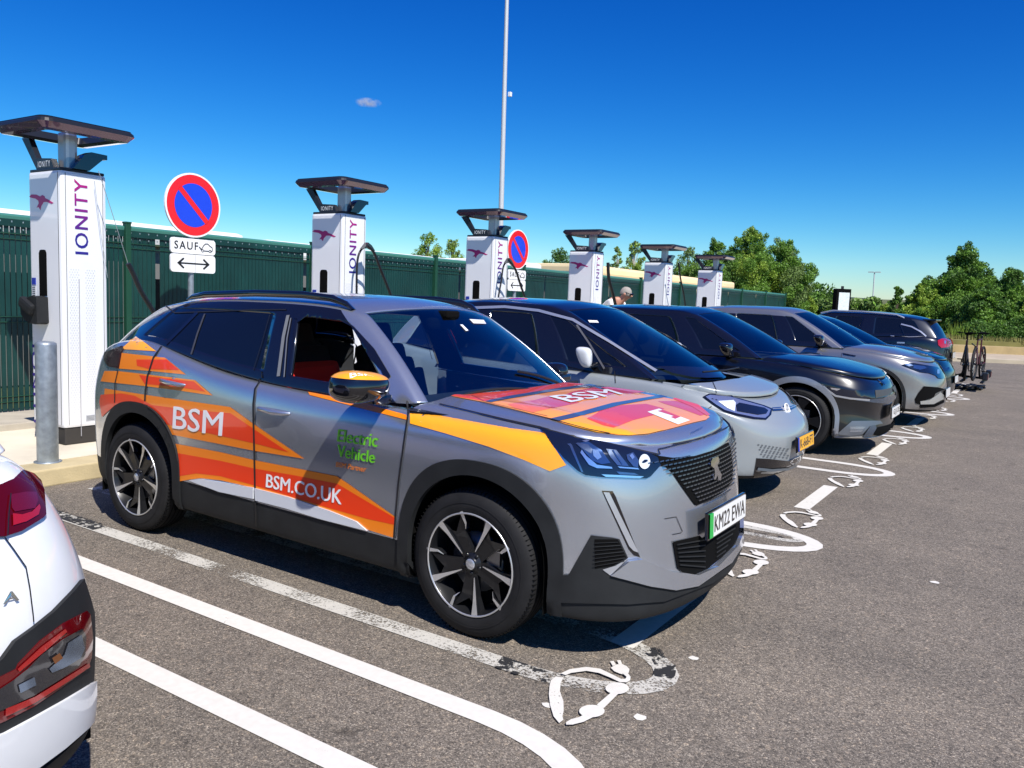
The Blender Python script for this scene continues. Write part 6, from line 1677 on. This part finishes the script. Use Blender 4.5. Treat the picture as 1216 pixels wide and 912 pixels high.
# small cloud
cm=bpy.data.materials.new('cloud_wisp'); cm.use_nodes=True; N,L=cm.node_tree.nodes,cm.node_tree.links; N.remove(N['Principled BSDF'])
pv=N.new('ShaderNodeVolumePrincipled'); pv.inputs['Color'].default_value=(1,1,1,1); tc=N.new('ShaderNodeTexCoord'); nz=N.new('ShaderNodeTexNoise'); nz.inputs['Scale'].default_value=.16; nz.inputs['Detail'].default_value=5
L.new(tc.outputs['Object'],nz.inputs['Vector']); mr=N.new('ShaderNodeMapRange'); mr.inputs['From Min'].default_value=.44; mr.inputs['From Max'].default_value=.7; mr.inputs['To Min'].default_value=0; mr.inputs['To Max'].default_value=.35
gl=N.new('ShaderNodeTexGradient'); gl.gradient_type='SPHERICAL'; mp=N.new('ShaderNodeMapping'); mp.inputs['Scale'].default_value=(1/15,1/12,1/5.0); L.new(tc.outputs['Object'],mp.inputs['Vector']); L.new(mp.outputs[0],gl.inputs['Vector'])
L.new(nz.outputs[0],mr.inputs['Value']); mu=N.new('ShaderNodeMath'); mu.operation='MULTIPLY'; L.new(mr.outputs[0],mu.inputs[0]); L.new(gl.outputs['Fac'],mu.inputs[1]); L.new(mu.outputs[0],pv.inputs['Density']); L.new(pv.outputs[0],N['Material Output'].inputs['Volume'])
b=MB(); bm=bmesh.new(); bmesh.ops.create_icosphere(bm,subdivisions=3,radius=1); bm.verts.index_update()
b.add([Vector((v.co.x*15,v.co.y*12,v.co.z*5)) for v in bm.verts],[[v.index for v in f.verts] for f in bm.faces],cm,True); bm.free()
o=b.build('cloud'); o.location=on_y(437,122,640); o.rotation_euler=(0,0,YAW+PI/2); tag(o,kind='stuff')
# ------------------------------------------------------------------ person
def skin_body(name,joints,edges,m,parent=None,lv=2):
    me=bpy.data.meshes.new(name); me.from_pydata([Vector(j[:3]) for j in joints],edges,[]); o=bpy.data.objects.new(name,me); COL.objects.link(o)
    md=o.modifiers.new('skin','SKIN'); md.use_smooth_shade=True
    for v,j in zip(me.skin_vertices[0].data,joints): v.radius=(j[3],j[4] if len(j)>4 else j[3])
    me.skin_vertices[0].data[0].use_root=True
    s=o.modifiers.new('sub','SUBSURF'); s.levels=lv; s.render_levels=lv
    dg=bpy.context.evaluated_depsgraph_get(); out=bpy.data.meshes.new_from_object(o.evaluated_get(dg)); bpy.data.objects.remove(o)
    out.polygons.foreach_set('use_smooth',[True]*len(out.polygons)); out.materials.clear(); return link(name,out,[m],parent)
HD=on_x(744,350,-3.15)
base=Vector((HD.x-.52,HD.y-.04,.13))
r=empty('person','man in a white shirt and dark glasses bending forward beside the charging posts','person')
SK=mat('skin',(.42,.20,.13),.55); SHIRT=mat('white_shirt',(.80,.80,.80),.7); TRO=mat('navy_trousers',(.02,.025,.05),.8); HAIR=mat('grey_hair',(.30,.27,.24),.8)
hip=base+Vector((-.05,0,.92)); sh=Vector((HD.x-.20,HD.y,HD.z-.12)); v3=lambda p,r,*q: tuple(p)+(r,)+q
J=[v3(hip,.14),v3(hip.lerp(sh,.5)+Vector((-.02,0,.05)),.14),v3(sh,.12),v3(HD+Vector((-.07,0,-.09)),.055),
   v3(sh+Vector((0,.19,-.02)),.065),v3(sh+Vector((.10,.25,-.28)),.05),v3(sh+Vector((.33,.17,-.38)),.038),v3(sh+Vector((.43,.15,-.40)),.033),
   v3(sh+Vector((0,-.19,-.02)),.065),v3(sh+Vector((.10,-.25,-.28)),.05),v3(sh+Vector((.33,-.15,-.38)),.038),v3(sh+Vector((.43,-.12,-.40)),.033),
   v3(hip+Vector((0,.10,-.05)),.10),v3(base+Vector((.05,.12,.47)),.07),v3(base+Vector((-.02,.12,.08)),.045),v3(base+Vector((.16,.13,.03)),.035),
   v3(hip+Vector((0,-.10,-.05)),.10),v3(base+Vector((.05,-.12,.47)),.07),v3(base+Vector((-.02,-.12,.08)),.045),v3(base+Vector((.16,-.13,.03)),.035),
   v3(HD,.085,.10),v3(HD+Vector((.03,0,.05)),.08)]
E_=[(0,1),(1,2),(2,3),(2,4),(4,5),(5,6),(6,7),(2,8),(8,9),(9,10),(10,11),(0,12),(12,13),(13,14),(14,15),(0,16),(16,17),(17,18),(18,19),(3,20),(20,21)]
skin_body('body',J,E_,SK,r)
J2=[v3(hip,.165),v3(hip.lerp(sh,.5)+Vector((-.02,0,.05)),.17),v3(sh,.15),v3(sh+Vector((0,.19,-.02)),.085),v3(sh+Vector((.08,.24,-.22)),.066),v3(sh+Vector((0,-.19,-.02)),.085),v3(sh+Vector((.08,-.24,-.22)),.066)]
skin_body('shirt',J2,[(0,1),(1,2),(2,3),(3,4),(2,5),(5,6)],SHIRT,r)
J3=[v3(hip+Vector((0,0,.02)),.168)]+[(a[0],a[1],a[2],a[3]+.02) for a in (J[12],J[13],J[14],J[16],J[17],J[18])]
skin_body('trousers',J3,[(0,1),(1,2),(2,3),(0,4),(4,5),(5,6)],TRO,r)
b=MB(); HT=Matrix.Translation(HD+Vector((-.012,0,.04)))@Matrix.Rotation(.25,4,'Y')
b.lathe([(.0001,.108),(.05,.097),(.085,.062),(.104,.01),(.105,-.03),(.098,-.045)],HAIR,20,HT@Matrix.Diagonal((1.08,.92,1,1))); b.build('hair',r)
b=MB(); FT=Matrix.Translation(HD+Vector((.088,0,-.01)))@Matrix.Rotation(.35,4,'Y')
for s in (-1,1): b.box((.008,s*.035,.02),(.02,.055,.038),BLACKG,T=FT,bev=.008); b.box((-.055,s*.088,.028),(.12,.006,.012),BLACKG,T=FT)
b.box((.012,0,.028),(.008,.14,.008),BLACKG,T=FT); b.build('sunglasses',r)
b=MB(); b.lathe([(.0001,.035),(.012,.024),(.017,0)],SK,8,FT@Matrix.Translation((.012,0,-.012))@Matrix.Rotation(1.3,4,'Y')); b.box((.006,0,-.048),(.012,.042,.008),mat('lips',(.35,.12,.09),.5),T=FT)
for s in (-1,1): b.lathe([(.0001,.010),(.022,.007),(.028,-.004)],SK,10,Matrix.Translation(HD+Vector((-.0,s*.092,.01)))@Matrix.Rotation(-s*1.4,4,'X'))
b.build('face_features',r)
# ------------------------------------------------------------------ bicycles on the rack
def bicycle(T,frame,label,rev=False):
    r=empty('bicycle',label,'bicycle','bicycles on the rack behind the dark SUV')
    S=-1 if rev else 1; P=lambda y,z,x=0: T@Vector((x,S*y,z))
    R=.34
    for yc in (-.52,.52):
        b=MB(); ring=[P(yc+R*math.cos(2*PI*k/30),R+R*math.sin(2*PI*k/30)) for k in range(31)]; b.tube(ring,.022,RUBBER,7,cap=False)
        rm=[P(yc+.30*math.cos(2*PI*k/30),R+.30*math.sin(2*PI*k/30)) for k in range(31)]; b.tube(rm,.009,ALUD,5,cap=False)
        for k in range(14): t=2*PI*k/14; b.tube([P(yc,R),P(yc+.30*math.cos(t),R+.30*math.sin(t))],.0022,GLINT,3,cap=False)
        b.tube([P(yc,R,-.04),P(yc,R,.04)],.02,ALUD,8); b.build('bicycle_wheel',r)
    b=MB(); st=P(-.16,.86); bb=P(-.06,.30); hd=P(.36,.84); hd2=P(.39,.72)
    for a,c in ((st,bb),(st,hd),(bb,hd2),(hd,hd2),(P(-.52,R,.05),bb),(P(-.52,R,.05),P(-.13,.74)),(P(-.52,R,-.05),bb),(hd2,P(.52,R,.05)),(hd2,P(.52,R,-.05))): b.tube([a,c],.016,frame,7)
    b.build('frame',r)
    b=MB(); b.tube([hd,P(.34,.98)],.013,DARKP,6); b.tube([P(.40,1.0,-.20),P(.33,.99,-.08),P(.33,.99,.08),P(.40,1.0,.20)],.012,DARKP,6); b.build('handlebar',r)
    b=MB(); b.tube([st,P(-.18,.96)],.012,ALUD,6); b.prism([(-.30,.96),(-.04,.965),(-.03,.985),(-.20,1.01),(-.32,1.01)],-.06,.06,DARKP,'x',T=T@Matrix.Diagonal((1,S,1,1))); b.build('saddle',r)
    b=MB(); b.tube([P(-.06,.30,-.06),P(-.06,.30,.07)],.02,ALUD,8); ring=[P(-.06+.09*math.cos(2*PI*k/16),.30+.09*math.sin(2*PI*k/16),.06) for k in range(17)]; b.tube(ring,.006,ALUD,5,cap=False)
    b.tube([P(-.06,.30,.08),P(.06,.18,.08)],.009,ALUD,5); b.tube([P(-.06,.30,-.08),P(-.18,.42,-.08)],.009,ALUD,5); b.box(P(.07,.17,.12),(.08,.07,.02),DARKP); b.box(P(-.19,.43,-.12),(.08,.07,.02),DARKP); b.build('pedals',r)
g0=on_y(1146,441,16.5); gz_=max(.02,g0.z-.30)
bicycle(Matrix.Translation((g0.x-.02,16.55,gz_+.14))@Matrix.Rotation(.10,4,'Z'),BLACKG,'black bicycle on the rack, the one nearer the SUV')
bicycle(Matrix.Translation((g0.x+.24,16.45,gz_+.16))@Matrix.Rotation(-.08,4,'Z'),mat('dark_red_frame',(.05,.006,.008),.4),'bicycle with red and silver parts on the outer side of the rack',True)
r=empty('cycle_rack','low tow bar cycle rack under the two bicycles','rack')
b=MB(); x0=g0.x-.36
b.tube([(x0-.1,16.0,.40),(x0+.10,16.2,.32),(x0+.78,16.5,.26)],.025,DARKP,8); b.build('beam',r)
for dx in (.40,.78):
    b=MB(); b.box((x0+dx-.05,16.5,gz_+.12),(.07,1.35,.03),ALUD,bev=.008); b.build('wheel_tray',r)
b=MB(); b.tube([(x0+.5,16.6,.25),(x0+.5,16.6,.95),(x0+.45,16.4,1.0)],.016,ALUD,7); b.build('support_arm',r)
for s in (-.55,.55):
    b=MB(); b.box((x0+.78,16.5+s,.34),(.10,.26,.16),DG,bev=.02); b.box((x0+.835,16.5+s,.34),(.01,.2,.11),REDL); b.build('light_unit',r)
# dark tangled tubes lying on the asphalt
rnd=random.Random(5); b=MB(); a=on_z(1126,461); c=on_z(1165,463)
for k in range(9):
    p=[]; cc=a.lerp(c,rnd.uniform(.05,.95)); 
    for j in range(9):
        t=j*.8+rnd.uniform(0,.4); p.append(cc+Vector((rnd.uniform(.06,.14)*math.cos(t),rnd.uniform(.15,.4)*math.sin(t),.03+rnd.uniform(0,.07))))
    b.tube(bez(p,4),.024,CAB,6)
b.tube(bez([a+Vector((0,0,.03)),a.lerp(c,.4)+Vector((.1,.2,.06)),a.lerp(c,.7)+Vector((-.05,-.2,.05)),c+Vector((0,0,.03))],6),.03,CAB,6)
tag(b.build('dark_tangle'),'heap of tangled black cable lying on the asphalt near the bicycles','cable')
# ------------------------------------------------------------------ one object per separate piece of a part
def split_far(o, gap=.05):
    me=o.data; n=len(me.vertices); par=list(range(n))
    def find(a):
        while par[a]!=a: par[a]=par[par[a]]; a=par[a]
        return a
    for p in me.polygons:
        v=p.vertices; r=find(v[0])
        for q in v[1:]:
            s=find(q)
            if s!=r: par[s]=r
    isl={}
    for i in range(n): isl.setdefault(find(i),[]).append(i)
    if len(isl)<2 or len(isl)>900: return
    bx=[]
    for k,vs in isl.items():
        cs=[me.vertices[i].co for i in vs]; bx.append([k,Vector((min(c.x for c in cs),min(c.y for c in cs),min(c.z for c in cs))),Vector((max(c.x for c in cs),max(c.y for c in cs),max(c.z for c in cs)))])
    g=list(range(len(bx)))
    def gf(a):
        while g[a]!=a: g[a]=g[g[a]]; a=g[a]
        return a
    for i in range(len(bx)):
        for j in range(i+1,len(bx)):
            if gf(i)!=gf(j) and all(bx[i][1][t]-gap<=bx[j][2][t] and bx[j][1][t]-gap<=bx[i][2][t] for t in range(3)): g[gf(j)]=gf(i)
    grp={}
    for i,b_ in enumerate(bx): grp.setdefault(gf(i),[]).append(b_[0])
    if len(grp)<2 or len(grp)>40: return
    where={}
    for gi,ks in enumerate(grp.values()):
        for k in ks: where[k]=gi
    V=[[] for _ in grp]; F=[[] for _ in grp]; MI=[[] for _ in grp]; SM=[[] for _ in grp]; mp=[{} for _ in grp]
    for p in me.polygons:
        gi=where[find(p.vertices[0])]; f=[]
        for i in p.vertices:
            if i not in mp[gi]: mp[gi][i]=len(V[gi]); V[gi].append(me.vertices[i].co.copy())
            f.append(mp[gi][i])
        F[gi].append(f); MI[gi].append(p.material_index); SM[gi].append(p.use_smooth)
    stem=o.name.split('.')[0]; first=True
    for gi in range(len(grp)):
        if not F[gi]: continue
        m2=mesh(stem,V[gi],F[gi],False,MI[gi]); m2.polygons.foreach_set('use_smooth',SM[gi])
        for mt in me.materials: m2.materials.append(mt)
        if first: o.data=m2; first=False
        else:
            c=o.copy(); c.data=m2; COL.objects.link(c); c.parent=o.parent; c.matrix_parent_inverse=o.matrix_parent_inverse.copy()
KEEP={'body','roof','underbody','grille_bars','windscreen','rear_window','side_window','quarter_window','bonnet','wheel','rim','brake_disc','seat','dashboard','steering_wheel','shirt','trousers'}
for t in [o for o in bpy.data.objects if o.parent is None and o.name.split('.')[0] in ('parked_car','person')]:
    for c in list(t.children):
        if c.type=='MESH' and c.name.split('.')[0] not in KEEP and not c.children: split_far(c)
w=bpy.data.worlds.new('World'); scene.world=w; w.use_nodes=True
N,L=w.node_tree.nodes,w.node_tree.links
SUN=Vector((.74,-.38,1.0)).normalized()
sky=N.new('ShaderNodeTexSky'); sky.sky_type='NISHITA'; sky.sun_disc=False
sky.sun_elevation=math.asin(SUN.z); sky.sun_rotation=math.atan2(SUN.x,SUN.y); sky.altitude=300; sky.air_density=1.0; sky.dust_density=.3; sky.ozone_density=3.0
# deep polarised-looking midday blue: each channel gets its own response
hs=N.new('ShaderNodeHueSaturation'); hs.inputs['Saturation'].default_value=1.35; L.new(sky.outputs[0],hs.inputs['Color'])
se=N.new('ShaderNodeSeparateColor'); co=N.new('ShaderNodeCombineColor'); L.new(hs.outputs[0],se.inputs[0])
for k,(p,g) in enumerate(((1.85,1.22),(1.45,1.20),(1.08,1.22))):
    m1=N.new('ShaderNodeMath'); m1.operation='MULTIPLY'; m1.inputs[1].default_value=.11; L.new(se.outputs[k],m1.inputs[0])
    mm=N.new('ShaderNodeMath'); mm.operation='MAXIMUM'; mm.inputs[1].default_value=0.0; L.new(m1.outputs[0],mm.inputs[0])
    m2=N.new('ShaderNodeMath'); m2.operation='POWER'; m2.inputs[1].default_value=p; L.new(mm.outputs[0],m2.inputs[0])
    m3=N.new('ShaderNodeMath'); m3.operation='MULTIPLY'; m3.inputs[1].default_value=g*10/1.338; L.new(m2.outputs[0],m3.inputs[0]); L.new(m3.outputs[0],co.inputs[k])
L.new(co.outputs[0],N['Background'].inputs[0]); N['Background'].inputs[1].default_value=.10
ld=bpy.data.lights.new('sun','SUN'); ld.energy=4.9; ld.angle=math.radians(.53); ld.color=(1,.95,.88)
lo=bpy.data.objects.new('sun',ld); COL.objects.link(lo); lo.rotation_euler=SUN.to_track_quat('Z','Y').to_euler()
scene.view_settings.view_transform='Standard'; scene.view_settings.look='None'; scene.view_settings.exposure=.46; scene.view_settings.gamma=1
scene.view_settings.use_curve_mapping=False
scene.cycles.max_bounces=8; scene.cycles.transparent_max_bounces=24; scene.cycles.use_denoising=True
